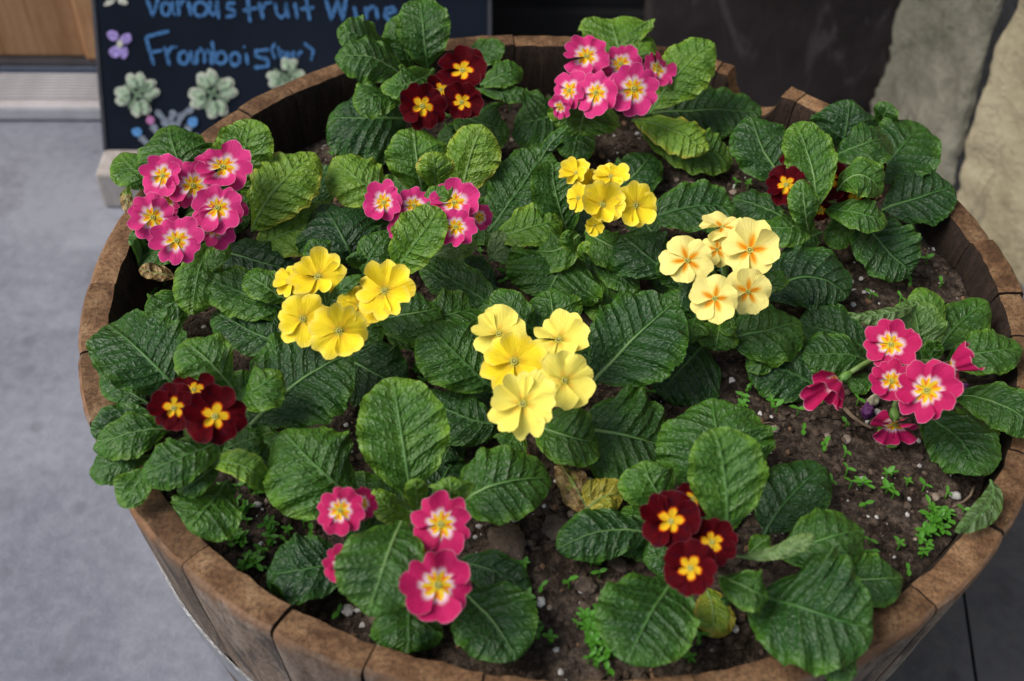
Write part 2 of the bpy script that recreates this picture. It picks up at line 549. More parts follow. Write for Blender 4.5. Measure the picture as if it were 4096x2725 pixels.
tag(sheet('pavement', [jp(-6, -0.13), jp(9, -0.13), jp(9, -30), jp(-6, -30)], 0.0, MAT['concrete']), kind='structure')
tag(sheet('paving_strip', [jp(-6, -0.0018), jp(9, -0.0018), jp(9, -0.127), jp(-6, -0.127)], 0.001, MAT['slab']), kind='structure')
tag(sheet('paving_slab', [jp(-6, 0.0018), jp(9, 0.0018), jp(9, 6), jp(-6, 6)], 0.0, MAT['slab']), kind='structure')  # dark colour of strip and slab carries the shade on the right

# ------------------------------------------------------------------ walls
E8 = np.array([math.cos(R_(8)), math.sin(R_(8)), 0])
N8 = np.array([-math.sin(R_(8)), math.cos(R_(8)), 0])          # away from the camera

MAT['dark_panel'] = None
m = Mat('dark_panel', 0.75, 0.15)
o_ = m.obj()
c_ = m.ramp(m.noise(o_, 5, 5, 0.6), [(0.35, (0.026, 0.021, 0.021)), (0.7, (0.058, 0.047, 0.047))])
sc_ = m.noise(m.mapv(o_, (16, 16, 7.0)), 1.0, 7, 0.68, 1.5)
c_ = m.mix(m.math('MULTIPLY', m.smooth(sc_, 0.52, 0.70), 0.75), c_, (0.095, 0.083, 0.086))
m.col(c_)
m.bump(m.noise(o_, 30, 5), 0.003, 0.7)
MAT['dark_panel'] = m.m
MAT['recess'] = simple('recess_black', (0.005, 0.005, 0.0055), (0.010, 0.010, 0.011), 8, 0.8)
MAT['lintel'] = simple('eaves_timber', (0.10, 0.075, 0.055), (0.17, 0.13, 0.10), 12, 0.8)


def m_plaster(name, c1, c2, c3, dirt):
    m = Mat(name, 0.9, 0.2)
    o = m.obj()
    n1 = m.noise(o, 6, 6, 0.62)
    n2 = m.noise(o, 60, 5, 0.7)
    n3 = m.noise(m.mapv(o, (26, 26, 9)), 1.0, 5, 0.65, 0.8)
    c = m.ramp(m.math('ADD', m.math('MULTIPLY', n1, 0.7), m.math('MULTIPLY', n2, 0.3)), [(0.38, c1), (0.5, c2), (0.62, c3)])
    c = m.mix(m.math('MULTIPLY', m.smooth(n3, 0.54, 0.70), 0.75), c, dirt)
    m.col(c)
    m.bump(m.math('ADD', m.math('MULTIPLY', n1, 2.5), n2), 0.006, 1.0)
    return m.m


MAT['stone'] = m_plaster('grey_stone', (0.13, 0.125, 0.095), (0.20, 0.192, 0.148), (0.27, 0.262, 0.205), (0.085, 0.08, 0.06))
MAT['plaster'] = m_plaster('tan_plaster', (0.28, 0.245, 0.155), (0.38, 0.335, 0.22), (0.45, 0.40, 0.275), (0.19, 0.165, 0.115))
MAT['mortar'] = simple('crack_mortar', (0.006, 0.006, 0.007), (0.026, 0.026, 0.030), 60, 0.9, 0.004, 120)

wall_c = np.array([0.44, 0.885, 0.0])                       # corner of the wall beside the barrel
wdv = np.array([math.cos(R_(-65)), math.sin(R_(-65)), 0])   # runs towards the street
wn = np.array([-wdv[1], wdv[0], 0])
if wn @ (CAM - wall_c) < 0:
    wn = -wn
WH = 2.7


def wall_uv(q):
    P = at_plane(np.array(q) * K, wall_c, wn)
    return (P - wall_c) @ wdv, P[2]


cr_l = sorted([wall_uv(p) for p in [(2300, 0), (2282, 60), (2262, 120), (2243, 190), (2228, 250), (2210, 310), (2198, 370), (2190, 430), (2172, 500)]], key=lambda a: a[1])
cr_r = sorted([wall_uv(p) for p in [(2331, 0), (2312, 70), (2283, 130), (2266, 185), (2246, 235), (2226, 300), (2207, 365), (2197, 430), (2176, 500)]], key=lambda a: a[1])


def interp(tab, z):
    zs = [t[1] for t in tab]
    us = [t[0] for t in tab]
    if z > zs[-1]:
        k = (us[-1] - us[-4]) / (zs[-1] - zs[-4])
        return us[-1] + 0.25 * k * (z - zs[-1])
    return float(np.interp(z, zs, us))


def wall_piece(name, u0f, u1f, mat, parent, nu, nz, seed, off, rag0, rag1, z1=WH):
    vs = []
    for i in range(nz):
        z = -0.02 + (z1 + 0.02) * (i / (nz - 1)) ** 1.6
        for j in range(nu):
            f = 0.5 - 0.5 * math.cos(math.pi * j / (nu - 1))
            a, b = u0f(z), u1f(z)
            jit0 = rag0 * (noise.noise(Vector((z * 14, seed, 0))) + 0.6 * noise.noise(Vector((z * 45, seed, 3))) + 0.35 * noise.noise(Vector((z * 110, seed, 7))))
            jit1 = rag1 * (noise.noise(Vector((z * 16, seed + 5, 0))) + 0.7 * noise.noise(Vector((z * 50, seed, 9))) + 0.4 * noise.noise(Vector((z * 120, seed, 5))))
            u = (a + jit0) * (1 - f) + (b + jit1) * f
            d = off + 0.007 * noise.noise(Vector((u * 7, z * 7, seed))) + 0.006 * noise.noise(Vector((u * 26, z * 26, seed)))
            e = min(f, 1 - f) * (b - a)
            if e < 0.012:
                d -= 0.006 * (1 - e / 0.012) ** 2
            vs.append(wdv * u + wn * d + np.array([0, 0, z]))
    fs = grid_faces(nz, nu)
    n0 = len(vs)
    for i in range(nz):                                     # return face at both ends, so the piece has depth
        vs.append(np.array(vs[i * nu]) - wn * 0.22)
        vs.append(np.array(vs[i * nu + nu - 1]) - wn * 0.22)
    for i in range(nz - 1):
        fs.append((i * nu, (i + 1) * nu, n0 + 2 * (i + 1), n0 + 2 * i))
        fs.append((i * nu + nu - 1, n0 + 2 * i + 1, n0 + 2 * (i + 1) + 1, (i + 1) * nu + nu - 1))
    return link(name, mesh(name, vs, fs), mat, parent)


wall = tag(link('plastered_wall', None, loc=wall_c), 'tan plastered wall with grey stone edge and a dark crack, beside the barrel', 'wall')
wall_piece('stone_edge', lambda z: 0.0, lambda z: interp(cr_l, z), MAT['stone'], wall, 30, 200, 2.0, 0.004, 0.014, 0.006)
wall_piece('plaster_face', lambda z: interp(cr_r, z), lambda z: 1.9, MAT['plaster'], wall, 60, 200, 8.0, 0.0, 0.006, 0.0)
wall_piece('crack_mortar', lambda z: interp(cr_l, z) - 0.03, lambda z: interp(cr_r, z) + 0.03, MAT['mortar'], wall, 5, 60, 4.0, -0.007, 0, 0)

# facade behind: dark panel and a black recess
panel_a, panel_b = np.array([0.085, 0.868, 0]), np.array([0.50, 0.915, 0])
pd = unit(panel_b - panel_a)
ang_p = math.atan2(pd[1], pd[0])
mid_p = (panel_a + panel_b) / 2
pw = np.linalg.norm(panel_b - panel_a)
wp = tag(link('dark_wall', None, loc=(0, 1.0, 0)), 'dark brown scuffed wall panel behind the barrel notch, meeting the stone edge', 'wall')
bevel_box('panel', pw, 0.05, 1.4, MAT['dark_panel'], wp, (mid_p[0], mid_p[1] + 0.027 - 1.0, 0.70), ang_p, 0.006)
bevel_box('upper_panel', pw, 0.05, 1.29, MAT['dark_panel'], wp, (mid_p[0], mid_p[1] + 0.030 - 1.0, 2.05), ang_p, 0.006)
rc = tag(link('recess_wall', None, loc=(-0.1, 0.935, 0)), 'black recessed wall between the chalkboard and the dark panel', 'wall')
bevel_box('back_board', 0.60, 0.04, 2.7, MAT['recess'], rc, (-0.02, 0.0, 1.35), R_(4), 0.004)
bevel_box('base_board', 0.58, 0.02, 0.14, MAT['recess'], rc, (-0.02, -0.032, 0.071), R_(4), 0.004)
# ------------------------------------------------------------------ door and threshold at the left
MAT['door'] = wood_material('door_timber', ((0.30, 0.145, 0.058), (0.42, 0.215, 0.095), (0.52, 0.29, 0.14), (0.60, 0.37, 0.20)), (110, 110, 5), 0.5, bump=0.0005, dark=0.12)
MAT['alu'] = simple('threshold_aluminium', (0.46, 0.44, 0.44), (0.60, 0.58, 0.58), 25, 0.5, 0.0006, 160, metallic=0.0)
MAT['rubber'] = simple('door_seal', (0.03, 0.028, 0.032), (0.06, 0.055, 0.06), 20, 0.7)
tf = at_z(np.array([115, 282]) * K, 0.0)            # front edge of the threshold
tb = at_z(np.array([115, 163]) * K, 0.025)          # back edge, at the door
t_dep = float((tb - tf) @ N8)
dr = tag(link('wooden_door', None, loc=tuple(tb + N8 * 0.03)), 'orange brown wooden door above the ribbed metal threshold', 'door')
W0, W1 = -1.05, 0.27


def door_part(name, u0, u1, z0, z1, dep, front, mat):
    c = E8 * (u0 + u1) / 2 - N8 * (front - dep / 2)
    return bevel_box(name, u1 - u0, dep, z1 - z0, mat, dr, (c[0], c[1], (z0 + z1) / 2 - tb[2]), R_(8), 0.004)


stile_u = 0.0
q0 = at_plane(np.array([186, 60]) * K, tb + N8 * 0.03, N8)
stile_u = float((q0 - (tb + N8 * 0.03)) @ E8)
door_part('rail', W0 + 0.1, stile_u, 0.036, 0.20, 0.03, 0.008, MAT['door'])
door_part('panel', W0 + 0.1, stile_u, 0.197, 1.0, 0.02, 0.0, MAT['door'])
door_part('stile', stile_u + 0.001, stile_u + 0.11, 0.036, 2.0, 0.045, 0.018, MAT['door'])
door_part('stile', W0, W0 + 0.099, 0.036, 2.0, 0.045, 0.018, MAT['door'])
door_part('glass_panel', W0 + 0.1, stile_u, 1.003, 2.0, 0.012, -0.004, MAT['rubber'])
door_part('door_seal', W0, stile_u + 0.11, 0.026, 0.0345, 0.03, 0.022, MAT['rubber'])
th = tag(link('door_threshold', None, loc=tuple(tf)), 'grey ribbed aluminium threshold at the foot of the wooden door', 'threshold')


def th_part(name, d0, d1, z0, z1, bev=0.002):
    c = E8 * -0.35 + N8 * (d0 + d1) / 2
    return bevel_box(name, 1.35, d1 - d0, z1 - z0, MAT['alu'], th, (c[0], c[1], (z0 + z1) / 2), R_(8), bev)


th_part('base', 0.006, t_dep + 0.02, 0.001, 0.010)
th_part('nosing', 0.0, 0.022, 0.002, 0.027, 0.006)
nrib = 9
for i in range(nrib):
    a = 0.028 + (t_dep - 0.03) * i / nrib
    th_part('ridge', a, a + (t_dep - 0.03) / nrib * 0.60, 0.0105, 0.024, 0.0012)

# ------------------------------------------------------------------ chalkboard sign
MAT['board'] = simple('chalkboard', (0.0045, 0.0075, 0.014), (0.010, 0.015, 0.026), 3.5, 0.85, spec=0.08)
MAT['board_edge'] = simple('chalkboard_edge', (0.02, 0.022, 0.028), (0.045, 0.048, 0.06), 12, 0.7)
MAT['foot'] = wood_material('whitewashed_foot', ((0.30, 0.25, 0.22), (0.42, 0.38, 0.34), (0.50, 0.46, 0.43), (0.56, 0.53, 0.50)), (90, 90, 12), 0.8, dark=0.1)


def chalk(name, c):
    m = Mat(name, 0.95, 0.05)
    o = m.obj()
    n = m.noise(o, 260, 3, 0.8)
    m.col(m.mix(m.smooth(n, 0.30, 0.62), tuple(a * 0.35 for a in c), c))
    return m.m


for nm, c in (('c_blue', (0.075, 0.20, 0.43)), ('c_green', (0.44, 0.58, 0.40)), ('c_pale', (0.62, 0.66, 0.54)), ('c_violet', (0.40, 0.31, 0.68)),
              ('c_white', (0.60, 0.60, 0.52)), ('c_grey', (0.24, 0.28, 0.34)), ('c_pink', (0.55, 0.22, 0.45)), ('c_sky', (0.12, 0.32, 0.66)), ('c_lobe', (0.20, 0.30, 0.19))):
    MAT[nm] = chalk(nm.replace('c_', 'chalk_'), c)
fo = at_z(np.array([240, 480]) * K, 0.0)
P1 = None
d1, d2 = ray(np.array([240, 372]) * K), ray(np.array([210, 0]) * K)
P1 = CAM + d1 * (((fo - CAM) @ E8) / (d1 @ E8))
P2 = CAM + d2 * (((fo - CAM) @ E8) / (d2 @ E8))
b_up = unit(P2 - P1)
b_up = unit(b_up - E8 * (b_up @ E8))
b_n = unit(np.cross(E8, b_up))
if b_n @ (CAM - P1) < 0:
    b_n = -b_n
pr = at_plane(np.array([1132, 40]) * K, P1, b_n)
BW = float((pr - P1) @ E8)
BH = 0.46
sg = tag(link('chalkboard_sign', None, loc=tuple(P1)), 'leaning black chalkboard sign with blue chalk writing and clover drawings', 'chalkboard')
rot_b = Matrix(((E8[0], b_up[0], b_n[0]), (E8[1], b_up[1], b_n[1]), (E8[2], b_up[2], b_n[2]))).to_4x4()


def board_box(name, u0, u1, v0, v1, t0, t1, mat, bev=0.003):
    o = bevel_box(name, u1 - u0, v1 - v0, t1 - t0, mat, sg, (0, 0, 0), 0, bev)
    c = E8 * (u0 + u1) / 2 + b_up * (v0 + v1) / 2 + b_n * (t0 + t1) / 2
    o.matrix_local = Matrix.Translation(Vector(c)) @ rot_b
    return o


panel = board_box('panel', 0.006, BW - 0.006, -0.02, BH, -0.014, 0.0, MAT['board'], 0.001)
board_box('edge_strip', 0.0, 0.0055, -0.02, BH, -0.016, 0.0015, MAT['board_edge'], 0.001)
board_box('edge_strip', BW - 0.0055, BW, -0.02, BH, -0.016, 0.0015, MAT['board_edge'], 0.001)
# feet: whitewashed blocks under both lower corners, and the back legs of the stand
for u in (0.0, BW - 0.075):
    c = fo - P1 + E8 * (u + 0.036) + N8 * 0.05
    bevel_box('foot', 0.072, 0.10, P1[2] + 0.012, MAT['foot'], sg, (c[0], c[1], -P1[2] + (P1[2] + 0.012) / 2 + 0.001), R_(8), 0.004)
top = b_up * (BH - 0.05)
for u in (0.03, BW - 0.03):
    a = E8 * u + top - b_n * 0.03
    b = E8 * u + N8 * (top @ N8 * 0.62) + np.array([0, 0, -P1[2] + 0.003])
    a = np.array([*(E8 * u + N8 * ((top @ N8) * 0.98))[:2], top[2] * 0.98]) - b_n * 0.02
    b = np.array([*(E8 * u + N8 * 0.25)[:2], -P1[2] + 0.011])
    me = tube_mesh('back_leg', [a, b], [0.011, 0.011], 8)
    link('back_leg', me, MAT['board_edge'], sg)


def bpt(x, y, reg='A', lift=0.0012):
    return at_plane(px(reg, x, y), P1 + b_n * lift, b_n) - P1


def ribbon(pts, w, vs, fs, closed=False):
    """chalk stroke: flat band on the board, width w (m)"""
    P = [np.asarray(p) for p in pts]
    Q = [P[0]]
    for a, b in zip(P[:-1], P[1:]):
        n = max(1, int(np.linalg.norm(b - a) / 0.004))
        for k in range(1, n + 1):
            Q.append(a + (b - a) * k / n)
    base = len(vs)
    for i, p in enumerate(Q):
        t = unit(Q[min(i + 1, len(Q) - 1)] - Q[max(i - 1, 0)])
        s = np.cross(b_n, t)
        ww = w * (0.5 + 0.10 * math.sin(i * 1.9) + 0.1 * random.uniform(-1, 1))
        if i in (0, len(Q) - 1):
            ww *= 0.6
        vs += [p + s * ww, p - s * ww]
    fs += [(base + 2 * i, base + 2 * i + 1, base + 2 * i + 3, base + 2 * i + 2) for i in range(len(Q) - 1)]


def arc(cx, cy, rx, ry, a0=0, a1=360, n=14):
    return [(cx + rx * math.cos(R_(a0 + (a1 - a0) * i / n)), cy + ry * math.sin(R_(a0 + (a1 - a0) * i / n))) for i in range(n + 1)]


def strokes(name, lines, w, mat, parent=None, lift=0.0012):
    vs, fs = [], []
    for ln in lines:
        ribbon([bpt(x, y, 'A', lift + 0.0001 * i * 0) for i, (x, y) in enumerate(ln)], w, vs, fs)
    o = link(name, mesh(name, vs, fs, False), mat, parent or sg)
    return o


WL = 0.0046
strokes('chalk_word', [[(965, -70), (1030, 108), (1085, -70)], arc(1118, 60, 30, 44, -60, 300), [(1160, 8), (1162, 70), (1180, 108)], [(1196, 0), (1206, 110)],
                       [(1204, 50), (1225, 8), (1250, 8)], [(1268, 8), (1284, 108)], arc(1350, 62, 45, 48), [(1415, 5), (1412, 80), (1436, 104), (1462, 70), (1460, 0)],
                       [(1460, 0), (1474, 130)], [(1585, 22), (1535, 22), (1528, 52), (1580, 74), (1580, 104), (1520, 116)]], WL, MAT['c_blue'])
strokes('chalk_word', [[(1660, -95), (1684, 152)], [(1660, -95), (1770, -112)], [(1635, 72), (1735, 54)], [(1745, 15), (1772, 130)], [(1763, 70), (1790, 22), (1832, 18)],
                       [(1852, 18), (1864, 95), (1896, 122), (1926, 90), (1925, 15)], [(1925, 15), (1942, 124)], [(1985, 20), (2004, 128)], [(2056, -45), (2086, 138)], [(2020, 62), (2115, 52)]], WL, MAT['c_blue'])
OB = 2188.6
strokes('chalk_word', [[(OB - 5, -50), (OB + 42, 130), (OB + 85, 5), (OB + 118, 132), (OB + 150, -55)], [(OB + 195, 42), (OB + 215, 132)], [(OB + 272, 45), (OB + 284, 132)],
                       [(OB + 280, 80), (OB + 315, 42), (OB + 345, 60), (OB + 356, 132)], [(OB + 400, 92), (OB + 478, 84), (OB + 455, 48), (OB + 412, 58), (OB + 402, 105), (OB + 430, 136), (OB + 482, 128)],
                       [(OB + 570, 50), (OB + 525, 55), (OB + 525, 80), (OB + 570, 98), (OB + 565, 126), (OB + 518, 132)]], WL, MAT['c_blue'])
strokes('chalk_word', [[(982, 250), (1036, 440)], [(982, 250), (1138, 210)], [(1002, 356), (1092, 340)], [(1106, 312), (1142, 446)], [(1124, 370), (1155, 318), (1196, 318)],
                       arc(1236, 390, 32, 42, -50, 300), [(1284, 340), (1288, 400), (1308, 436)], [(1322, 436), (1326, 340)], [(1330, 362), (1352, 330), (1374, 350), (1378, 428)], [(1380, 366), (1400, 338), (1420, 360), (1428, 440)],
                       [(1428, 278), (1452, 428)], arc(1490, 390, 34, 40, 180, 540), arc(1584, 398, 32, 42), [(1656, 356), (1668, 436)], [(1640, 312), (1650, 322)],
                       [(1812, 336), (1726, 342), (1722, 378), (1806, 402), (1802, 448), (1708, 456)]], WL, MAT['c_blue'])
strokes('chalk_word', [[(1852, 288), (1830, 338), (1852, 398)], [(1872, 312), (1884, 386)], arc(1898, 368, 15, 18), [(1922, 368), (1950, 364), (1936, 348), (1922, 368), (1932, 386), (1952, 384)],
                       [(1962, 368), (1990, 364), (1976, 348), (1962, 368), (1972, 386), (1992, 384)], [(2006, 350), (2012, 386)], [(2010, 366), (2026, 350), (2040, 354)], [(2046, 288), (2112, 342), (2094, 408)]], 0.0038, MAT['c_blue'])


def blob(name, lobes, mat, parent, lift):
    vs, fs = [], []
    for (cx, cy, rx, ry, rot) in lobes:
        base = len(vs)
        ring = []
        for k in range(22):
            a = 2 * math.pi * k / 22
            r = 1 + 0.05 * math.sin(3 * a + cx) + 0.04 * math.sin(5 * a + cy)
            x, y = rx * r * math.cos(a), ry * r * math.sin(a)
            ring.append(bpt(cx + x * math.cos(rot) - y * math.sin(rot), cy + x * math.sin(rot) + y * math.cos(rot), 'A', lift))
        vs += ring
        fs.append(tuple(range(base, base + 22)))
        lift += 0.0002
    return link(name, mesh(name, vs, fs, False), mat, parent)


def clover(cx, cy, dirs, r, lob):
    # each leaflet: two lobes; a pale chalk outline over a green fill
    out, fill, core = [], [], []
    for a in dirs:
        for s in (-1, 1):
            b = R_(a + 15 * s)
            x, y = cx + r * math.cos(b), cy + r * math.sin(b)
            out.append((x, y, lob * 0.92, lob * 0.66, b))
            fill.append((x - 0.06 * r * math.cos(b), y - 0.06 * r * math.sin(b), lob * 0.68, lob * 0.40, b))
        core.append((cx + 0.72 * r * math.cos(R_(a)), cy + 0.72 * r * math.sin(R_(a)), lob * 0.50, lob * 0.13, R_(a)))
    o = blob('chalk_clover', out, MAT['c_pale'], sg, 0.0010)
    blob('leaflet_fill', fill, MAT['c_green'], o, 0.0032)
    blob('leaflet_mark', core, MAT['c_lobe'], o, 0.0052)
    strokes('leaflet_line', [[(cx, cy), (cx + r * 1.1 * math.cos(R_(a + 45)), cy + r * 1.1 * math.sin(R_(a + 45)))] for a in dirs], 0.004, MAT['c_lobe'], o, 0.006)


strokes('chalk_stem', [[(1050, 745), (1100, 800), (1135, 860)], [(1175, 745), (1150, 800), (1165, 880)], [(1300, 730), (1220, 780), (1180, 870)], [(935, 915), (1000, 975)], [(1020, 835), (1060, 900)], [(1285, 850), (1220, 905)]], 0.0085, MAT['c_grey'])
clover(922, 638, (-95, 175, -22, 75), 98, 60)
clover(1432, 632, (-110, 165, -20, 75), 108, 66)
clover(1925, 512, (-75, 165, 10, 95), 84, 52)
o_ = blob('chalk_blossom', [(760, 240, 42, 34, 0.6), (846, 262, 44, 34, -0.5), (772, 350, 38, 40, 0.3), (832, 352, 30, 44, -0.1)], MAT['c_violet'], sg, 0.0012)
blob('blossom_heart', [(806, 298, 20, 28, 0.2)], MAT['c_white'], o_, 0.0034)
blob('chalk_blossom', [(735, 18, 40, 18, -0.4), (825, 10, 36, 22, 0.4), (770, -35, 40, 28, 0)], MAT['c_white'], sg, 0.0012)
blob('chalk_bud', [(922, 890, 34, 30, 0.3)], MAT['c_sky'], sg, 0.0024)
blob('chalk_bud', [(1298, 822, 34, 36, 0)], MAT['c_sky'], sg, 0.0024)
blob('chalk_bud', [(1012, 810, 28, 28, 0)], MAT['c_pink'], sg, 0.0024)
blob('chalk_bud', [(1318, 918, 24, 16, 0)], MAT['c_violet'], sg, 0.0024)

# ------------------------------------------------------------------ barrel planter
bar = tag(link('barrel_planter', None, loc=(0, 0, 0)), 'weathered half oak barrel planter with metal hoop and notched rim, full of primroses', 'planter')
JA = [-171, -159.3, -148.6, -137.2, -126.2, -114.4, -104.9, -94, -85.2, -74.1, -61.2, -47.9, -35.2, -23.6, -12.6, -3.6, 4.1, 14.4, 27.5, 40.6, 53.4, 67.6, 78.9, 90.2, 101.6, 114.4, 127.6, 140.5, 148.9, 160.0, 174.5]
TH = 0.0215
R0 = 0.337


def r_out(d):
    return R0 - 0.10 * d - 0.10 * d * d


nst = len(JA)
for i in range(nst):
    a0, a1 = JA[i], JA[(i + 1) % nst]
    if a1 < a0:
        a1 += 360
    rs = random.Random(100 + i)
    gap = 0.05 + rs.uniform(0, 0.09)
    a0, a1 = R_(a0 + gap), R_(a1 - gap)
    ztop = rs.uniform(-0.0018, 0.0018) - 0.0008
    dr_ = rs.uniform(-0.0012, 0.0012)
    notch = abs(JA[i] - 53.4) < 0.1
    na = 41 if notch else 9
    nc_a, nr_ = R_(60.8), 0.0265
    rows = [0.0, 0.0018, 0.006, 0.016, 0.035, 0.07, 0.115, 0.18, 0.26, 0.34, 0.428]
    angs = [a0 + (a1 - a0) * j / (na - 1) for j in range(na)]
    vs, fs, mi = [], [], []

    def top_of(a):
        z = ztop
        if notch:
            x = (a - nc_a) * 0.327
            if abs(x) < nr_:
                z -= math.sqrt(nr_ * nr_ - x * x) * 1.15
        return z

    def pt(r, a, z):
        return (r * math.cos(a), r * math.sin(a), z)

    # outer skin
    for ri, d in enumerate(rows):
        for j, a in enumerate(angs):
            t = top_of(a)
            z = t - d if ri < 4 else min(-d, t - 0.017 - 0.003 * (ri - 4))
            e = min(j, na - 1 - j)
            r = r_out(-z) + dr_
            if ri == 0:
                r -= 0.0032
            elif ri == 1:
                r -= 0.0010
            if e == 0:
                r -= 0.0010
            r += 0.0007 * noise.noise(Vector((a * 30, z * 25, i)))
            zz = z + (0.0009 * noise.noise(Vector((a * 45, 3.3, i))) if ri < 2 else 0)
            vs.append(pt(r, a, zz))
    nrow = len(rows)
    fo_ = grid_faces(nrow, na)
    fs += [f[::-1] for f in fo_]
    mi += [0] * len(fo_)
    # top face (from outer edge to inner edge)
    tb_ = len(vs)
    for k in range(4):
        for j, a in enumerate(angs):
            t = top_of(a)
            f = (0, 0.33, 0.70, 1.0)[k]
            ro, ri_ = R0 + dr_ - 0.0032, R0 - TH + 0.0018
            z = t - (0.0012 if k == 3 else 0) + 0.0009 * noise.noise(Vector((a * 45, 3.3 + k * 0.8, i)))
            r = ro + (ri_ - ro) * f
            if k == 3:
                r += 0.0016 * noise.noise(Vector((a * 26, 7.7, i)))
            vs.append(pt(r, a, z))
    # share the first row with the outer skin: replace indices
    g = grid_faces(4, na)
    for f in g:
        fs.append(tuple((x if x < na else tb_ + x) for x in f))
        mi.append(1)
    # inner skin
    ib = len(vs)
    irows = [0.010, 0.03, 0.06, 0.12, 0.428]
    for d in irows:
        for a in angs:
            t = top_of(a)
            z = min(-d, t - 0.004 - d * 0.05)
            vs.append(pt(r_out(-z) - TH, a, z))
    last_top = tb_ + 3 * na
    for j in range(na - 1):
        fs.append((last_top + j, last_top + j + 1, ib + j + 1, ib + j))
        mi.append(2)
    g = grid_faces(len(irows), na, ib)
    fs += g
    mi += [2] * len(g)
    # side faces
    for j in (0, na - 1):
        loop = [r_ * na + j for r_ in range(nrow)] + [ib + r_ * na + j for r_ in range(len(irows) - 1, -1, -1)] + [tb_ + 3 * na + j, tb_ + 2 * na + j, tb_ + na + j]
        fs.append(tuple(loop) if j else tuple(loop[::-1]))
        mi.append(2)
    # bottom
    for j in range(na - 1):
        o0 = (nrow - 1) * na + j
        i0 = ib + (len(irows) - 1) * na + j
        fs.append((o0, o0 + 1, i0 + 1, i0))
        mi.append(2)
    me = mesh('stave', vs, fs, True)
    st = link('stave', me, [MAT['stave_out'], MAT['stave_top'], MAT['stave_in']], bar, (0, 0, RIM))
    me.polygons.foreach_set('material_index', mi)
    me.set_sharp_from_angle(angle=R_(40))


def hoop(d0, d1, off):
    vs, fs = [], []
    n = 120
    prof = [(d0, 0.0), (d0, off), (d1, off), (d1, 0.0)]
    for k in range(n):
        a = 2 * math.pi * k / n
        for (d, o) in prof:
            r = r_out(d) + 0.0008 + o
            vs.append((r * math.cos(a), r * math.sin(a), -d))
    for k in range(n):
        for j in range(3):
            fs.append((k * 4 + j, ((k + 1) % n) * 4 + j, ((k + 1) % n) * 4 + j + 1, k * 4 + j + 1))
    me = mesh('hoop', vs, fs, True)
    h = link('hoop', me, MAT['hoop'], bar, (0, 0, RIM))
    me.set_sharp_from_angle(angle=R_(40))
    for s in (-1, 1):
        bm = bmesh.new()
        bmesh.ops.create_uvsphere(bm, u_segments=10, v_segments=6, radius=0.005)
        mm = bpy.data.meshes.new('rivet')
        bm.to_mesh(mm)
        bm.free()
        a = R_(60 + 3 * s)
        rr = r_out((d0 + d1) / 2) + off + 0.001
        link('rivet', mm, MAT['rivet'], h, (rr * math.cos(a), rr * math.sin(a), -(d0 + d1) / 2))


hoop(0.124, 0.162, 0.0018)
hoop(0.345, 0.385, 0.0018)

# ------------------------------------------------------------------ soil and what lies on it
rs = random.Random(5)
vs, fs = [], []
NR, NA = 110, 220
for i in range(NR):
    r = 0.3125 * (i / (NR - 1)) ** 0.85
    for j in range(NA):
        a = 2 * math.pi * j / NA
        x, y = r * math.cos(a), r * math.sin(a)
        z = soil_z(x, y) + 0.0022 * noise.noise(Vector((x * 120, y * 120, 0))) + 0.0011 * noise.noise(Vector((x * 300, y * 300, 5)))
        vs.append((x, y, z - RIM))
fs = [(i * NA + j, i * NA + (j + 1) % NA, (i + 1) * NA + (j + 1) % NA, (i + 1) * NA + j) for i in range(NR - 1) for j in range(NA)]
vs2 = list(vs)
b0 = len(vs2)
for j in range(NA):
    a = 2 * math.pi * j / NA
    vs2.append((0.26 * math.cos(a), 0.26 * math.sin(a), -0.40))
fs += [((NR - 1) * NA + j, (NR - 1) * NA + (j + 1) % NA, b0 + (j + 1) % NA, b0 + j) for j in range(NA)]
soil = link('soil', mesh('soil', vs2, fs[:]), MAT['soil'], None, (0, 0, RIM))
tag(soil, 'dark crumbly potting soil filling the barrel', 'soil', kind='stuff')


def lump_verts(rad, seed, squash=0.75, sub=1):
    bm = bmesh.new()
    bmesh.ops.create_icosphere(bm, subdivisions=sub, radius=1.0)
    out = []
    sx, sy = 0.8 + 0.4 * ((seed * 0.37) % 1), 0.8 + 0.4 * ((seed * 0.71) % 1)
    for v in bm.verts:
        k = 1 + 0.45 * noise.noise(v.co * 1.6 + Vector((seed, 0, 0))) + 0.25 * noise.noise(v.co * 4 + Vector((0, seed, 0)))
        out.append(Vector((v.co.x * k * sx * rad, v.co.y * k * sy * rad, v.co.z * k * squash * rad)))
    faces = [tuple(v.index for v in f.verts) for f in bm.faces]
    bm.free()
    return out, faces


LV = [lump_verts(1.0, s * 3.1 + 1, 0.75, 1) for s in range(12)]


def scatter(name, n, rmin, rmax, mat, label, cat, seed, clump=0.0):
    rr = random.Random(seed)
    vs, fs = [], []
    k = 0
    while k < n:
        r = 0.308 * math.sqrt(rr.random())
        a = rr.uniform(0, 2 * math.pi)
        x, y = r * math.cos(a), r * math.sin(a)
        if clump and noise.noise(Vector((x * 14, y * 14, seed))) < clump * rr.uniform(-1, 1):
            continue
        k += 1
        s = rmin + (rmax - rmin) * rr.random() ** 3.2
        lv, lf = LV[rr.randrange(12)]
        base = len(vs)
        ca, sa = math.cos(a * 7), math.sin(a * 7)
        z = soil_z(x, y) - RIM + s * 0.25
        vs += [(x + s * (v.x * ca - v.y * sa), y + s * (v.x * sa + v.y * ca), z + s * v.z) for v in lv]
        fs += [tuple(base + q for q in f) for f in lf]
    o = link(name, mesh(name, vs, fs, False), mat, None, (0, 0, RIM))
    tag(o, label, cat, kind='stuff')


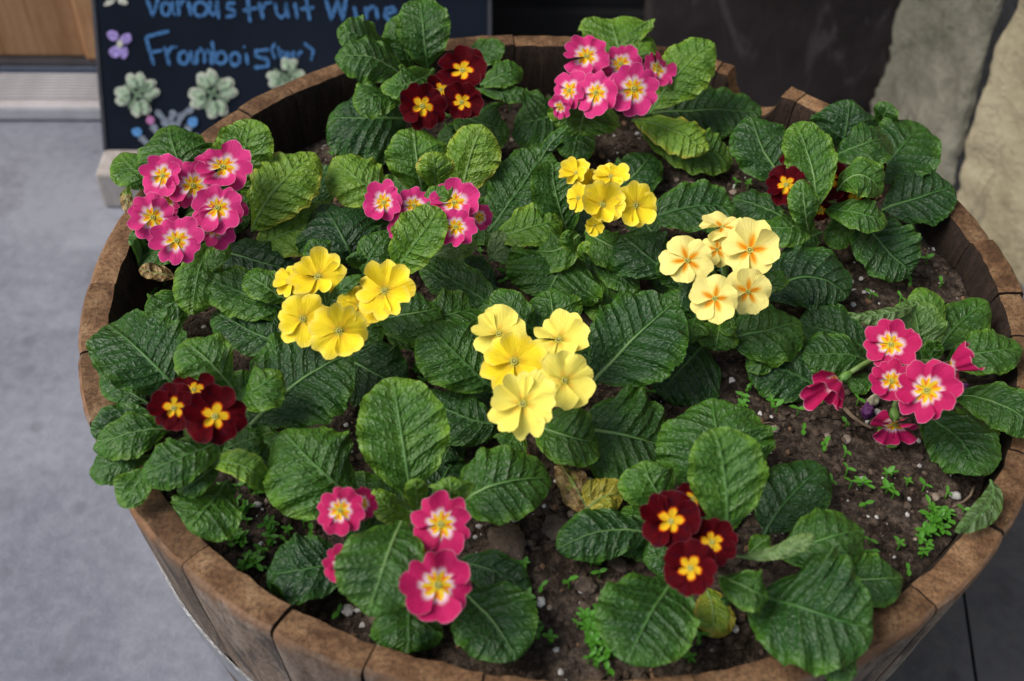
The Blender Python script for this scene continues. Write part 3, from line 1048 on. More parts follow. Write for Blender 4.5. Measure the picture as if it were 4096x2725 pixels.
scatter('soil_crumbs', 9000, 0.0005, 0.0036, MAT['crumb'], 'loose dark crumbs strewn over the potting soil', 'soil crumbs', 3)
scatter('bark_bits', 700, 0.0007, 0.0032, MAT['bark'], 'small reddish brown bark bits scattered on the soil', 'bark bits', 9)
scatter('perlite_grains', 620, 0.0005, 0.0024, MAT['perlite'], 'small white grains scattered through the potting soil', 'white grains', 4, 0.3)


def stone(name, reg, x, y, wpx, mat, label, cat, group=None, squash=0.6, sub=3):
    q = px(reg, x, y)
    P = on_soil(q)
    dist = (P - CAM) @ FW
    rad = wpx * CS * 0.5 / F_PX * dist
    lv, lf = lump_verts(rad, x * 0.013 + y * 0.007, squash, sub)
    if rad > 0.008:
        lv = [v * (1 + 0.10 * noise.noise(v * 260)) for v in lv]
    o = link(name, mesh(name, lv, lf), mat, None, (P[0], P[1], P[2] + rad * squash * 0.25))
    tag(o, label, cat, group)
    return o


stone('soil_clod', 'H', 725, 655, 300, MAT['clod'], 'largest rounded dry soil clod beside the front pink primrose', 'clod', squash=0.5)
stone('soil_clod', 'H', 1240, 935, 165, MAT['clod'], 'smooth brown clod next to the seedling patch at the front rim', 'clod', squash=0.5)
stone('soil_clod', 'H', 1050, 540, 200, MAT['clod'], 'crumbly dry clod below the withered yellow leaf', 'clod', squash=0.35)
stone('soil_clod', 'B', 1490, 590, 150, MAT['clod'], 'pale clod by the back rim between the dark red and pink primroses', 'clod', squash=0.6)
stone('soil_clod', 'H', 1460, 800, 160, MAT['clod'], 'flat clod beside the large leaf of the front dark red primrose', 'clod', squash=0.35)
stone('soil_clod', 'D', 450, 545, 90, MAT['clod'], 'dark clod against the inner staves below the left pink primrose', 'clod', squash=0.6)
stone('soil_clod', 'I', 1930, 420, 120, MAT['clod'], 'grey clod under the leaf that folds over the rim', 'clod', squash=0.5)
PEB = []
for (rg, x, y, w_, mt) in [('I', 1270, 222, 70, 'perlite'), ('I', 1896, 322, 75, 'perlite'), ('I', 1760, 328, 62, 'pebble'), ('G', 1840, 1092, 95, 'perlite'), ('G', 1905, 1078, 52, 'perlite'),
                           ('G', 1228, 380, 56, 'perlite'), ('G', 1292, 350, 40, 'pebble'), ('G', 1262, 412, 26, 'perlite'), ('G', 1250, 640, 45, 'perlite'), ('H', 950, 1036, 70, 'perlite'), ('H', 1010, 1075, 44, 'pebble'),
                           ('H', 893, 446, 28, 'perlite'), ('H', 972, 390, 28, 'perlite'), ('H', 1045, 220, 24, 'perlite'), ('H', 1155, 440, 54, 'pebble'), ('H', 1245, 735, 60, 'pebble'), ('H', 1335, 1018, 44, 'pebble'),
                           ('H', 1222, 1045, 34, 'perlite'), ('F', 580, 1272, 38, 'perlite'), ('F', 655, 1296, 28, 'perlite'), ('F', 670, 1382, 78, 'pebble'), ('F', 1368, 1265, 52, 'perlite'), ('F', 384, 1055, 40, 'perlite'),
                           ('F', 1260, 365, 40, 'perlite'), ('F', 1195, 385, 34, 'perlite'), ('F', 1280, 455, 34, 'perlite'), ('F', 1210, 440, 28, 'perlite'), ('F', 1205, 540, 42, 'perlite'), ('F', 1035, 1420, 42, 'pebble'),
                           ('F', 1750, 165, 30, 'perlite'), ('F', 1165, 1445, 66, 'pebble'), ('A', 2190, 1000, 48, 'perlite'), ('A', 2085, 900, 36, 'pebble'), ('A', 1885, 1018, 34, 'perlite'), ('A', 1985, 970, 36, 'perlite'),
                           ('D', 870, 690, 32, 'perlite'), ('D', 1830, 1350, 38, 'perlite'), ('E', 2235, 1050, 46, 'perlite'), ('E', 905, 508, 22, 'pebble'), ('I', 1625, 612, 36, 'pebble'), ('I', 1710, 296, 30, 'perlite'),
                           ('I', 410, 1215, 62, 'perlite'), ('I', 255, 1358, 36, 'pebble'), ('I', 720, 105, 36, 'pebble'), ('C', 120, 1240, 40, 'pebble'), ('C', 20, 1215, 44, 'pebble'), ('C', 400, 1300, 60, 'pebble'), ('B', 1265, 945, 40, 'pebble')]:
    if mt == 'perlite':
        PEB.append(('rough white pebble', stone('white_pebble', rg, x, y, w_, MAT[mt], 'small rough white pebble', 'pebble', None, 0.7, 2)))
    else:
        PEB.append(('tan pebble', stone('tan_pebble', rg, x, y, w_, MAT[mt], 'small tan pebble', 'pebble', None, 0.7, 2)))


def twig(pts, r, label):
    P = [on_soil(px(rg, x, y), 0.002 + 0.002 * (i % 2)) for i, (rg, x, y) in enumerate(pts)]
    o0 = P[0].copy()
    me = tube_mesh('twig', [p - o0 for p in P], [r * (1 - 0.5 * i / len(P)) for i in range(len(P))], 6)
    tag(link('twig', me, MAT['twig'], None, o0), label, 'twig')


twig([('F', 1150, 1238), ('F', 1200, 1290), ('F', 1262, 1335), ('F', 1330, 1368)], 0.0016, 'dry brown twig on soil below the drooping pink flower')
twig([('I', 2025, 250), ('I', 1995, 320), ('I', 1950, 358), ('I', 1880, 392)], 0.0010, 'thin pale root curving beside the leaf that folds over the rim')
twig([('F', 560, 1345), ('F', 640, 1330), ('F', 710, 1352)], 0.0006, 'hair thin pale root over the tan pebble')

# ------------------------------------------------------------------ primroses
NROW, NCOL = 38, 25
S_ROWS = [1 - (1 - i / (NROW - 1)) ** 1.45 for i in range(NROW)]


def leaf_profile(s, smax, point, pet):
    """half-width 0..1 along the leaf: winged petiole, broad blade, rounded tip"""
    p0 = 0.09 + 0.05 * pet
    if s < smax:
        t = s / smax
        k = max(0.0, (t - 0.10) / 0.90)
        b = math.sin(k * math.pi / 2) ** 0.72
        return p0 + (1 - p0) * b
    t = (s - smax) / (1 - smax)
    return max(0.0, 1 - t ** (2.3 - 0.75 * point)) ** (0.52 + 0.25 * point)


leaf_no = [0]


def leaf(root, origin, reg, b, m_, t, w, h, roll=0.0, cup=None, tone=0.35, smax=0.58, point=0.25, pale=0.0, decay=0.0, ruff=1.0, name='leaf', top=False):
    leaf_no[0] += 1
    rg = random.Random(leaf_no[0] * 13 + 5)
    B, Mm, T = [at_z(px(reg, *p), RIM + hh * 0.01) for p, hh in zip((b, m_, t), h)]
    # never below the soil
    for P in (B, Mm, T):
        if math.hypot(P[0], P[1]) < 0.31:
            P[2] = max(P[2], soil_z(P[0], P[1]) + 0.002)
    if cup is None:
        cup = rg.uniform(-0.60, -0.12)
    tc = unit(CAM - Mm)
    nref = unit(0.55 * np.array([0, 0, 1.0]) + 0.45 * tc)
    tm = bez_d(B, Mm, T, 0.55)
    wv = unit(np.cross(nref, tm))
    # width in metres from the width seen
    ax2 = unit(proj(Mm + tm * 0.002) - proj(Mm - tm * 0.002))
    ca, sa = math.cos(R_(roll)), math.sin(R_(roll))
    nm = np.cross(tm, wv)
    wr = wv * ca + nm * sa
    pw_ = proj(Mm + wr * 0.005) - proj(Mm - wr * 0.005)
    perp = abs(pw_[0] * -ax2[1] + pw_[1] * ax2[0]) / 0.01
    full = np.linalg.norm(pw_) / 0.01
    perp = max(perp, 0.45 * full)
    hw = 0.5 * w * 1.20 * (1.0 if reg == '4' else CS) / perp
    L = sum(np.linalg.norm(bez(B, Mm, T, (i + 1) / 12) - bez(B, Mm, T, i / 12)) for i in range(12))
    nper = max(5.0, L / 0.0085)
    ph = rg.uniform(0, 6.28)
    ph2 = rg.uniform(0, 6.28)
    pet = rg.random()
    twist = rg.uniform(-14, 14)
    asym = rg.uniform(-0.08, 0.08)
    vs, un, um, rib = [], [], [], []
    prev_n = None
    nz_o = Vector((leaf_no[0] * 1.7, 0, 0))
    for i, s in enumerate(S_ROWS):
        C = bez(B, Mm, T, s)
        tg = bez_d(B, Mm, T, min(max(s, 0.02), 0.98))
        side = np.cross(nref, tg)
        if np.linalg.norm(side) < 0.12:
            side = wv
        side = unit(unit(side) * 0.75 + wv * 0.25)
        side = unit(side - tg * (side @ tg))
        nn = np.cross(tg, side)
        if nn @ nref < 0:
            nn, side = -nn, -side
        rl = R_(roll + twist * (s - 0.5))
        sd_, nd_ = side * math.cos(rl) + nn * math.sin(rl), nn * math.cos(rl) - side * math.sin(rl)
        half = hw * leaf_profile(s, smax, point, pet)
        mar = 0.0
        for j in range(NCOL):
            v = -1 + 2 * j / (NCOL - 1)
            v = math.copysign(abs(v) ** 0.9, v)
            a = abs(v)
            cren = 1 + (0.018 * math.sin(s * L / 0.0042 * 6.28 + (2 if v > 0 else 0)) + 0.035 * noise.noise(Vector((s * 9, 5 * math.copysign(1, v), leaf_no[0])))) * a ** 6
            x = v * half * cren * (1 + asym * math.copysign(1, v) * a)
            z = cup * half * (a ** 1.9) * (0.5 + 0.6 * s)
            z += 0.20 * half * (a - 0.10) if a > 0.10 else 0      # shallow keel at the midrib
            # pleats between the side veins
            qv = (s * L - 0.62 * abs(x)) / 0.0085 + (0.2 if v > 0 else -0.2)
            tri = abs((qv % 1.0) - 0.5) * 2
            z += 0.0020 * (1 - tri ** 2) * min(1, a * 3) * (1 - 0.4 * a) * min(1, half / 0.012)
            # waving margin, and slow unevenness over the whole blade
            z += ruff * half * 0.13 * math.sin(s * L / 0.017 * 6.28 + ph + (1.8 if v > 0 else 0)) * a ** 3
            z += ruff * 0.0028 * noise.noise(Vector((s * L * 42, x * 42, 0)) + nz_o) + ruff * 0.0008 * noise.noise(Vector((s * L * 110, x * 110, 2)) + nz_o)
            shift = tg * (0.16 * half * (a ** 2) * (1 if s < smax else 0.0)) * 0.4
            P = C + sd_ * x + nd_ * z + shift
            if math.hypot(P[0], P[1]) < 0.312:
                lo = soil_z(P[0], P[1]) + 0.0015
                if P[2] < lo:
                    P[2] = lo
            elif math.hypot(P[0], P[1]) < 0.340 and P[2] < RIM + 0.0015 and h[1] > -1.2:
                P[2] = RIM + 0.0015 + 0.3 * max(0, 0.001)
            vs.append(P - origin)
            un.append((s, 0.5 + 0.5 * v))
            um.append((s * L * 100, x * 100))
            if j == NCOL // 2:
                rib.append((P - origin, sd_, nd_))
    me = mesh(name, vs, grid_faces(NROW, NCOL))
    set_uv(me, un, 'norm')
    set_uv(me, um, 'metric')
    o = link(name, me, MAT['leaf'], root)
    o.color = (tone, pale, decay, 1)
    # midrib: a raised, tapering rib
    rv, rf = [], []
    k = 0
    for i, s in enumerate(S_ROWS[:-4]):
        P, sd_, nd_ = rib[i]
        rr = min(0.00018 + 0.040 * hw * (1 - s) ** 1.25, 0.0016)
        for (a, b) in ((-1, 0), (-0.55, 0.55), (0, 0.8), (0.55, 0.55), (1, 0)):
            rv.append(P + sd_ * rr * a + nd_ * (rr * b * 0.7 + 0.0001))
    rm_ = mesh('midrib', rv, grid_faces(len(S_ROWS) - 4, 5))
    set_uv(rm_, [(S_ROWS[i], k2 / 4) for i in range(len(S_ROWS) - 4) for k2 in range(5)])
    ro = link('midrib', rm_, MAT['rib'], o)
    ro.color = (min(1.0, max(0, 0.18 + 0.5 * tone + 0.5 * pale + rg.uniform(-0.25, 0.4))), tone, 0, 1)
    return o


EYE_ME = {}


def eye_mesh(R):
    vs, fs = [], []
    prof = [(0.115, 0.006), (0.105, 0.035), (0.075, 0.045), (0.055, 0.02), (0.05, -0.05), (0.0, -0.06)]
    n = 12
    for (r, z) in prof:
        for k in range(n):
            a = 2 * math.pi * k / n
            q = r * (1 + 0.10 * math.cos(5 * a)) if r > 0.06 else r
            vs.append((R * q * math.cos(a), R * q * math.sin(a), R * z))
    for i in range(len(prof) - 1):
        for k in range(n):
            fs.append((i * n + k, i * n + (k + 1) % n, (i + 1) * n + (k + 1) % n, (i + 1) * n + k))
    return mesh('eye', vs, fs)


flower_no = [0]


def flower(root, origin, kind, reg, cx, cy, dia, h, ax=0.0, ay=0.0, npet=5, cup=0.16, notch=0.15, base=None, droop=0.0, stalk=True):
    flower_no[0] += 1
    rg = random.Random(flower_no[0] * 31 + 3)
    P = at_z(px(reg, cx, cy), RIM + h * 0.01)
    dist = (P - CAM) @ FW
    R = 0.5 * dia * (1.07 if kind in ('pink', 'magenta') else 1.03) * CS / F_PX * dist
    tc = unit(CAM - P)
    nv = unit(0.80 * tc + 0.20 * np.array([0, 0, 1.0]) + (ax + rg.uniform(-.2, .2)) * RT + (ay + rg.uniform(-.12, .25)) * UP)
    ex = unit(np.cross(np.array([0.3, 1, 0.2]), nv))
    ey = np.cross(nv, ex)
    # the flower: green calyx and tube behind the petals
    vs, fs = [], []
    n = 10
    prof = [(0.055, -0.03), (0.07, -0.10), (0.085, -0.22), (0.17, -0.27), (0.20, -0.42), (0.185, -0.60), (0.12, -0.76), (0.05, -0.82)]
    for (r, z) in prof:
        for k in range(n):
            a = 2 * math.pi * k / n
            q = r * (1 + (0.16 if k % 2 else -0.08) * (1 if z < -0.2 else 0))
            vs.append(R * (q * math.cos(a) * ex + q * math.sin(a) * ey + (z + (0.06 if (k % 2 and abs(z + 0.27) < 0.01) else 0)) * nv))
    for i in range(len(prof) - 1):
        for k in range(n):
            fs.append((i * n + k, i * n + (k + 1) % n, (i + 1) * n + (k + 1) % n, (i + 1) * n + k))
    fl = link('flower', mesh('flower', vs, fs), MAT['calyx'], root, P - origin)
    spin = rg.uniform(0, 2 * math.pi)
    NV, NU = 13, 15
    phm = math.pi / npet * rg.uniform(1.28, 1.46)
    for k in range(npet):
        rp = R * rg.uniform(0.88, 1.08)
        th0 = spin + 2 * math.pi * k / npet + rg.uniform(-0.07, 0.07)
        cu = cup * rg.uniform(-0.2, 2.1) + droop
        fold = rg.uniform(-0.10, 0.16)
        nt_ = notch * rg.uniform(0.5, 1.7)
        sw = rg.uniform(0.0, 6.28)
        tw = rg.uniform(0.08, 0.20)
        side = rg.uniform(-0.05, 0.05)
        vs, uv = [], []
        for i in range(NV):
            v = 0.085 + (1 - 0.085) * i / (NV - 1)
            for j in range(NU):
                u = -1 + 2 * j / (NU - 1)
                rm = rp * (1 - 0.30 * abs(u) ** 3.2 - nt_ * math.exp(-((u - side) / 0.17) ** 2) + 0.018 * math.sin(9 * u + sw) + 0.010 * math.sin(19 * u + 2 * sw))
                r = rm * v
                ph = u * phm * (0.80 + 0.20 * min(1, v * 1.3))
                z = R * (cu * v * v - 0.05 * v + tw * u * v + fold * abs(u) * v + 0.035 * v * v * math.sin(4 * u + sw) + 0.05 * v ** 3 * math.sin(7 * u + 1.7 * sw)
                         - 0.045 * math.exp(-(u / 0.14) ** 2) * v * (1 - 0.4 * v) - 0.10 * v ** 3 * abs(u) * (0.5 + 0.5 * math.sin(sw)) - 0.13 * max(0, v - 0.72) * (1 + math.sin(sw * 2)))
                z += R * 0.012 * (k % 2)
                vs.append(r * math.cos(th0 + ph) * ex + r * math.sin(th0 + ph) * ey + z * nv)
                uv.append((0.5 + 0.5 * u, v))
        me = mesh('petal', vs, grid_faces(NV, NU))
        set_uv(me, uv)
        link('petal', me, MAT[kind], fl)
    ey_ = link('eye', eye_mesh(R), MAT['eye'], fl)
    mt = Matrix(((ex[0], ey[0], nv[0]), (ex[1], ey[1], nv[1]), (ex[2], ey[2], nv[2]))).to_4x4()
    ey_.matrix_local = mt
    st = link('stigma', tube_mesh('stigma', [(0, 0, -0.05 * R), (0, 0, 0.03 * R), (0, 0, 0.06 * R)], [0.02 * R, 0.022 * R, 0.034 * R], 7), MAT['stigma'], fl)
    st.matrix_local = mt
    if stalk and base is not None:
        a = np.asarray(base)
        e = P - nv * R * 0.80
        mdl = 0.45 * a + 0.55 * e + np.array([0, 0, 0.012]) - nv * 0.004
        pts = [bez(a, mdl, e, q / 8) for q in range(9)]
        link('flower_stalk', tube_mesh('flower_stalk', [p - origin for p in pts], [0.0017] * 9, 7), MAT['stalk'], root)
    return fl


PLANTS = []
NICK = ['the dark red primrose before the chalkboard', 'the pink primrose near the notch', 'the pink primrose by the sign foot', 'the pink primrose behind the bright yellow one',
        'the golden yellow primrose', 'the dark red primrose by the wall', 'the cream primrose', 'the bright yellow primrose', 'the central pale yellow primrose',
        'the dark red primrose spilling over the rim', 'the magenta primrose by the wall', 'the magenta primrose at the front rim', 'the dark red primrose with the tall leaf']


def nearest(P):
    k = min(range(len(PLANTS)), key=lambda i: math.hypot(PLANTS[i][0] - P[0], PLANTS[i][1] - P[1]))
    return NICK[k]


def plant(label, group, reg, cx, cy, leaves, flowers, kind, **fk):
    P = on_soil(px(reg, cx, cy))
    PLANTS.append((P[0], P[1]))
    origin = np.array([P[0], P[1], P[2]])
    root = tag(link('primrose', None, loc=origin), label, 'primrose', group)
    # short fleshy crown from which leaves and stalks grow
    cp = [np.array([0, 0, -0.004]), np.array([0, 0, 0.006]), np.array([0, 0, 0.014])]
    link('crown', tube_mesh('crown', cp, [0.009, 0.008, 0.003], 9), MAT['stalk'], root)
    for ln in leaves:
        reg_, b, m_, t, w, h, tone = ln[:7]
        kw = ln[7] if len(ln) > 7 else {}
        leaf(root, origin, reg_, b, m_, t, w, h, tone=tone, **kw)
    for fl in flowers:
        kw = dict(fk)
        if len(fl) > 5:
            kw.update(fl[5])
        flower(root, origin, kw.pop('kind', kind), fl[0], fl[1], fl[2], fl[3], fl[4], base=origin + np.array([0, 0, 0.006]), **kw)
    return root


GP = 'primroses growing in the barrel'
# each leaf: region, base, middle, tip (pixels), width (pixels), heights over the rim (cm), tone
plant('dark red primrose with tall upright leaves standing before the chalkboard', GP, 'B', 720, 640, [
    ('B', (690, 470), (665, 220), (640, -10), 310, (.5, 3.6, 5), .34, dict(cup=-.1)),
    ('B', (575, 450), (535, 260), (535, 80), 270, (.5, 3, 4), .34),
    ('B', (500, 400), (300, 270), (80, 200), 210, (1, 4, 5), .34),
    ('B', (560, 560), (330, 395), (65, 395), 250, (1, 4, 4), .34),
    ('B', (730, 470), (580, 560), (400, 560), 200, (3, 4.5, 4), .45),
    ('B', (520, 660), (345, 650), (190, 720), 210, (1, 2.6, 2), .42),
    ('B', (560, 800), (290, 795), (20, 800), 490, (-1.5, -.4, -1.2), .18, dict(smax=.5)),
    ('B', (880, 430), (1040, 370), (1210, 310), 160, (0, 1.2, 2.2), .36),
    ('B', (1040, 570), (1190, 505), (1325, 455), 165, (0, 1, 1), .4),
    ('B', (1020, 595), (1210, 625), (1398, 640), 95, (-1, 0, -.3), .36),
    ('B', (870, 750), (1060, 830), (1228, 870), 310, (-1, .2, -.3), .38),
    ('B', (960, 830), (890, 910), (745, 950), 190, (-2, -1.5, -2), .33),
    ('B', (640, 880), (540, 960), (420, 1020), 200, (-2.4, -2.2, -2.6), .2),
], [
    ('B', 925, 475, 350, 5.0, dict(ay=.45)),
    ('B', 655, 715, 330, 4.6),
    ('B', 920, 690, 280, 4.4, dict(ax=.1)),
    ('B', 780, 605, 230, 3.8),
], 'red', notch=.10)

plant('bright pink primrose with seven blooms against the back rim near the notch', GP, 'B', 1860, 740, [
    ('B', (2000, 400), (1960, 260), (1930, 130), 430, (.8, 2.2, 2.6), .56, dict(smax=.74, point=-.2, cup=-.1)),
    ('B', (2080, 410), (2120, 320), (2190, 250), 190, (1, 2, 2), .58),
    ('B', (2190, 760), (2400, 470), (2622, 285), 310, (1, 4, 6), .60, dict(smax=.5, point=.5)),
    ('C', (-200, 770), (200, 740), (595, 760), 290, (-1.6, -.8, -.6), .24),
    ('C', (-290, 800), (0, 880), (235, 1010), 215, (0, 1.6, 1), .74),
    ('C', (-250, 830), (100, 990), (400, 1050), 260, (-1.5, -.4, -1), .52),
    ('B', (1770, 690), (1735, 800), (1715, 915), 420, (1.5, 1.6, .6), .52, dict(smax=.45, point=.3)),
    ('B', (1720, 740), (1480, 800), (1270, 840), 350, (-2, -.6, -1.2), .3),
    ('B', (1720, 830), (1690, 960), (1660, 1085), 220, (-2, -1.6, -2.3), .3),
], [
    ('B', 1760, 380, 335, 5.4, dict(ay=.25)),
    ('B', 1990, 430, 270, 4.6, dict(ax=.1)),
    ('B', 2080, 600, 345, 5.4),
    ('B', 1825, 625, 310, 4.9, dict(ax=-.45)),
    ('B', 1645, 610, 280, 4.2, dict(ax=-.75)),
    ('B', 2235, 470, 260, 4.2, dict(ax=.75, ay=.1)),
    ('B', 1580, 720, 170, 3.4, dict(ax=-.8, ay=-.4)),
], 'pink')

plant('pink primrose with nine blooms crowding the rim beside the white sign foot', GP, 'D', 720, 40, [
    ('A', (1330, 1290), (1190, 1050), (1140, 830), 450, (1, 4, 4), .38, dict(smax=.5)),
    ('A', (1040, 1240), (920, 1150), (812, 1040), 250, (2, 3, 2), .46, dict(decay=.35)),
    ('A', (1600, 1340), (1640, 1060), (1690, 800), 345, (0, 4, 6), .58),
    ('A', (1700, 1560), (1860, 1270), (2125, 1030), 370, (-1, 3, 4), .73),
    ('A', (1690, 1670), (1960, 1555), (2295, 1400), 310, (-1.6, 0, .2), .70),
    ('A', (1940, 1480), (2100, 1300), (2200, 1110), 220, (-2, -1, 0), .3),
    ('D', (950, 80), (830, 330), (795, 605), 275, (1.5, 1.6, 0), .5),
    ('D', (830, 330), (930, 235), (1040, 140), 120, (1.2, 2.2, 2.4), .5),
    ('D', (720, 80), (560, 180), (415, 160), 190, (-1.5, -1, -1.5), .36),
    ('D', (900, 150), (1210, 240), (1500, 320), 250, (-1.6, -1.2, -1.8), .10),
    ('D', (800, 440), (610, 560), (455, 640), 255, (-2, -1.4, -2), .38),
], [
    ('A', 1095, 1185, 310, 5.2, dict(ax=-.3, ay=.15)),
    ('A', 1500, 1125, 380, 5.6, dict(ay=.45)),
    ('A', 1300, 1250, 320, 4.8, dict(ax=-.1)),
    ('A', 1030, 1465, 320, 4.6, dict(ax=-.35)),
    ('A', 1465, 1400, 350, 5.6),
    ('A', 1560, 1400, 240, 4.8, dict(ax=.35)),
    ('A', 1435, 1530, 290, 4.6, dict(ay=-.1)),
    ('D', 685, 105, 350, 5.2, dict(ay=-.05)),
    ('A', 1130, 1360, 190, 3.8),
], 'pink')

plant('pink primrose with a small upright leaf among its blooms, behind the bright yellow one', GP, 'B', 760, 1480, [
    ('B', (660, 1320), (620, 1080), (600, 860), 360, (-1, 2, 3), .50),
    ('B', (920, 1350), (970, 1080), (1065, 840), 310, (0, 3, 5), .72),
    ('B', (740, 1290), (740, 1150), (725, 1022), 220, (3, 5, 6), .73),
    ('B', (500, 1400), (250, 1230), (55, 1060), 310, (0, 2, 2.5), .68),
    ('B', (640, 1390), (730, 1320), (860, 1260), 120, (4.4, 5.4, 5.8), .5, dict(cup=-.5)),
    ('B', (445, 1880), (606, 1640), (770, 1400), 290, (.8, 4.4, 6), .58, dict(cup=-.15)),
    ('B', (1100, 1560), (1290, 1300), (1500, 1000), 350, (-1, 1, 3), .28),
    ('B', (1440, 1090), (1530, 960), (1645, 845), 80, (3.4, 5, 6), .3, dict(point=.8)),
    ('B', (1130, 1620), (1380, 1530), (1595, 1490), 245, (-1, .8, .6), .6),
    ('E', (600, 245), (690, 165), (800, 190), 200, (-1.6, -.8, -1.2), .45, dict(pale=.6)),
    ('E', (190, 220), (330, 165), (510, 75), 165, (-.6, .4, .4), .45, dict(pale=.4)),
    ('D', (1890, 270), (1790, 60), (1670, -140), 500, (-1, 1, 1), .10),
    ('D', (1950, 340), (2000, 190), (2120, 40), 220, (0, 1.5, 2.2), .34),
    ('D', (1690, 270), (1640, 180), (1590, 90), 170, (1, 2, 2.5), .4),
    ('B', (300, 1500), (380, 1380), (420, 1250), 260, (-2, -1.2, -1), .2),
], [
    ('B', 395, 1365, 290, 5.0, dict(ax=-.4, ay=.15)),
    ('B', 600, 1385, 280, 4.8),
    ('B', 870, 1365, 320, 5.2, dict(ay=.2)),
    ('B', 880, 1530, 300, 5.2, dict(ay=.1)),
    ('B', 520, 1530, 220, 4.0),
    ('B', 1040, 1465, 190, 3.6, dict(ax=.7)),
], 'pink')

plant('golden yellow primrose with a tight knot of cupped flowers behind the cream one', GP, 'B', 1830, 1640, [
    ('B', (1660, 1620), (1560, 1330), (1535, 1085), 290, (-1, 2, 4), .36, dict(cup=.05)),
    ('C', (-200, 1490), (130, 1390), (405, 1400), 300, (-1, .2, 0), .26),
    ('B', (1880, 1290), (2080, 1180), (2195, 1030), 270, (-2, -1.2, -.8), .22),
    ('E', (1200, 80), (1050, 165), (895, 170), 250, (.3, .5, -.6), .44),
    ('E', (1190, 200), (1060, 340), (985, 515), 580, (-1, -.6, -1.6), .33, dict(smax=.48, point=-.1)),
    ('E', (1250, 40), (1400, 130), (1560, 190), 225, (0, .4, -.2), .44),
    ('E', (1300, 230), (1450, 320), (1600, 450), 170, (-1.5, -1.2, -1.6), .34),
    ('E', (1340, 290), (1400, 470), (1300, 650), 400, (-2.5, -2.2, -2.6), .5, dict(decay=.25)),
    ('E', (1250, 250), (1235, 180), (1285, 125), 70, (0, 1, 2), .6),
    ('E', (1190, 170), (1150, 110), (1130, 30), 90, (0, 1.6, 2.4), .55),
    ('B', (2240, 1620), (2150, 1500), (2050, 1420), 180, (-1.5, -.8, -.6), .3),
], [
    ('B', 1690, 1165, 210, 5.2, dict(ax=-.5, ay=.35)),
    ('B', 1925, 1190, 250, 5.4, dict(ay=.45)),
    ('B', 1870, 1380, 310, 5.2),
    ('B', 2095, 1385, 310, 5.0, dict(ax=.25)),
    ('B', 1705, 1335, 200, 4.2, dict(ax=-.9)),
    ('B', 1790, 1230, 180, 4.4),
    ('B', 1815, 1520, 130, 2.8, dict(ay=-.5)),
], 'yellow', cup=.34, notch=.09)

plant('dark red primrose half hidden under its dark leaves at the wall side of the rim', GP, 'C', 1000, 1440, [
    ('C', (760, 1240), (610, 1020), (520, 790), 370, (0, 2, 3), .22),
    ('C', (960, 1420), (920, 1090), (812, 828), 295, (3, 5.4, 6.8), .46, dict(cup=-.1)),
    ('C', (1110, 1040), (1160, 870), (1180, 675), 400, (0, 2.5, 4), .12),
    ('C', (1390, 870), (1420, 770), (1465, 695), 150, (1, 3, 4), .34),
    ('C', (1070, 1060), (1280, 970), (1460, 930), 250, (2, 4.2, 3.6), .3),
    ('C', (1330, 1220), (1490, 1040), (1670, 830), 440, (0, 1.6, 2.5), .24),
    ('C', (1400, 1420), (1640, 1330), (1880, 1265), 350, (-1, .4, .8), .12),
    ('C', (1090, 1290), (1260, 1180), (1395, 1310), 225, (3, 5.2, 4), .45),
    ('C', (990, 1395), (1230, 1430), (1425, 1490), 190, (1, 3.2, 2.6), .4),
    ('F', (1180, -90), (1400, 130), (1600, 325), 350, (0, .4, -.6), .17),
    ('F', (1130, -110), (1120, 30), (1050, 155), 165, (1, .4, -.3), .4),
    ('C', (940, 1450), (770, 1535), (555, 1490), 225, (1, 2, 1), .4),
    ('C', (900, 1550), (880, 1390), (870, 1210), 185, (2, 4, 5), .4),
    ('C', (780, 1490), (560, 1380), (395, 1340), 190, (-2, -1.3, -1.8), .22),
    ('C', (1000, 1560), (880, 1620), (800, 1700), 170, (-2, -1.8, -2), .2),
], [
    ('C', 755, 1245, 295, 4.4, dict(ax=-.2)),
    ('C', 1040, 1215, 290, 3.4),
    ('C', 810, 1080, 190, 3.0),
    ('C', 1225, 1300, 280, 2.6),
    ('C', 1340, 1130, 190, 2.2),
    ('C', 990, 1420, 150, 1.6),
], 'red', notch=.10)

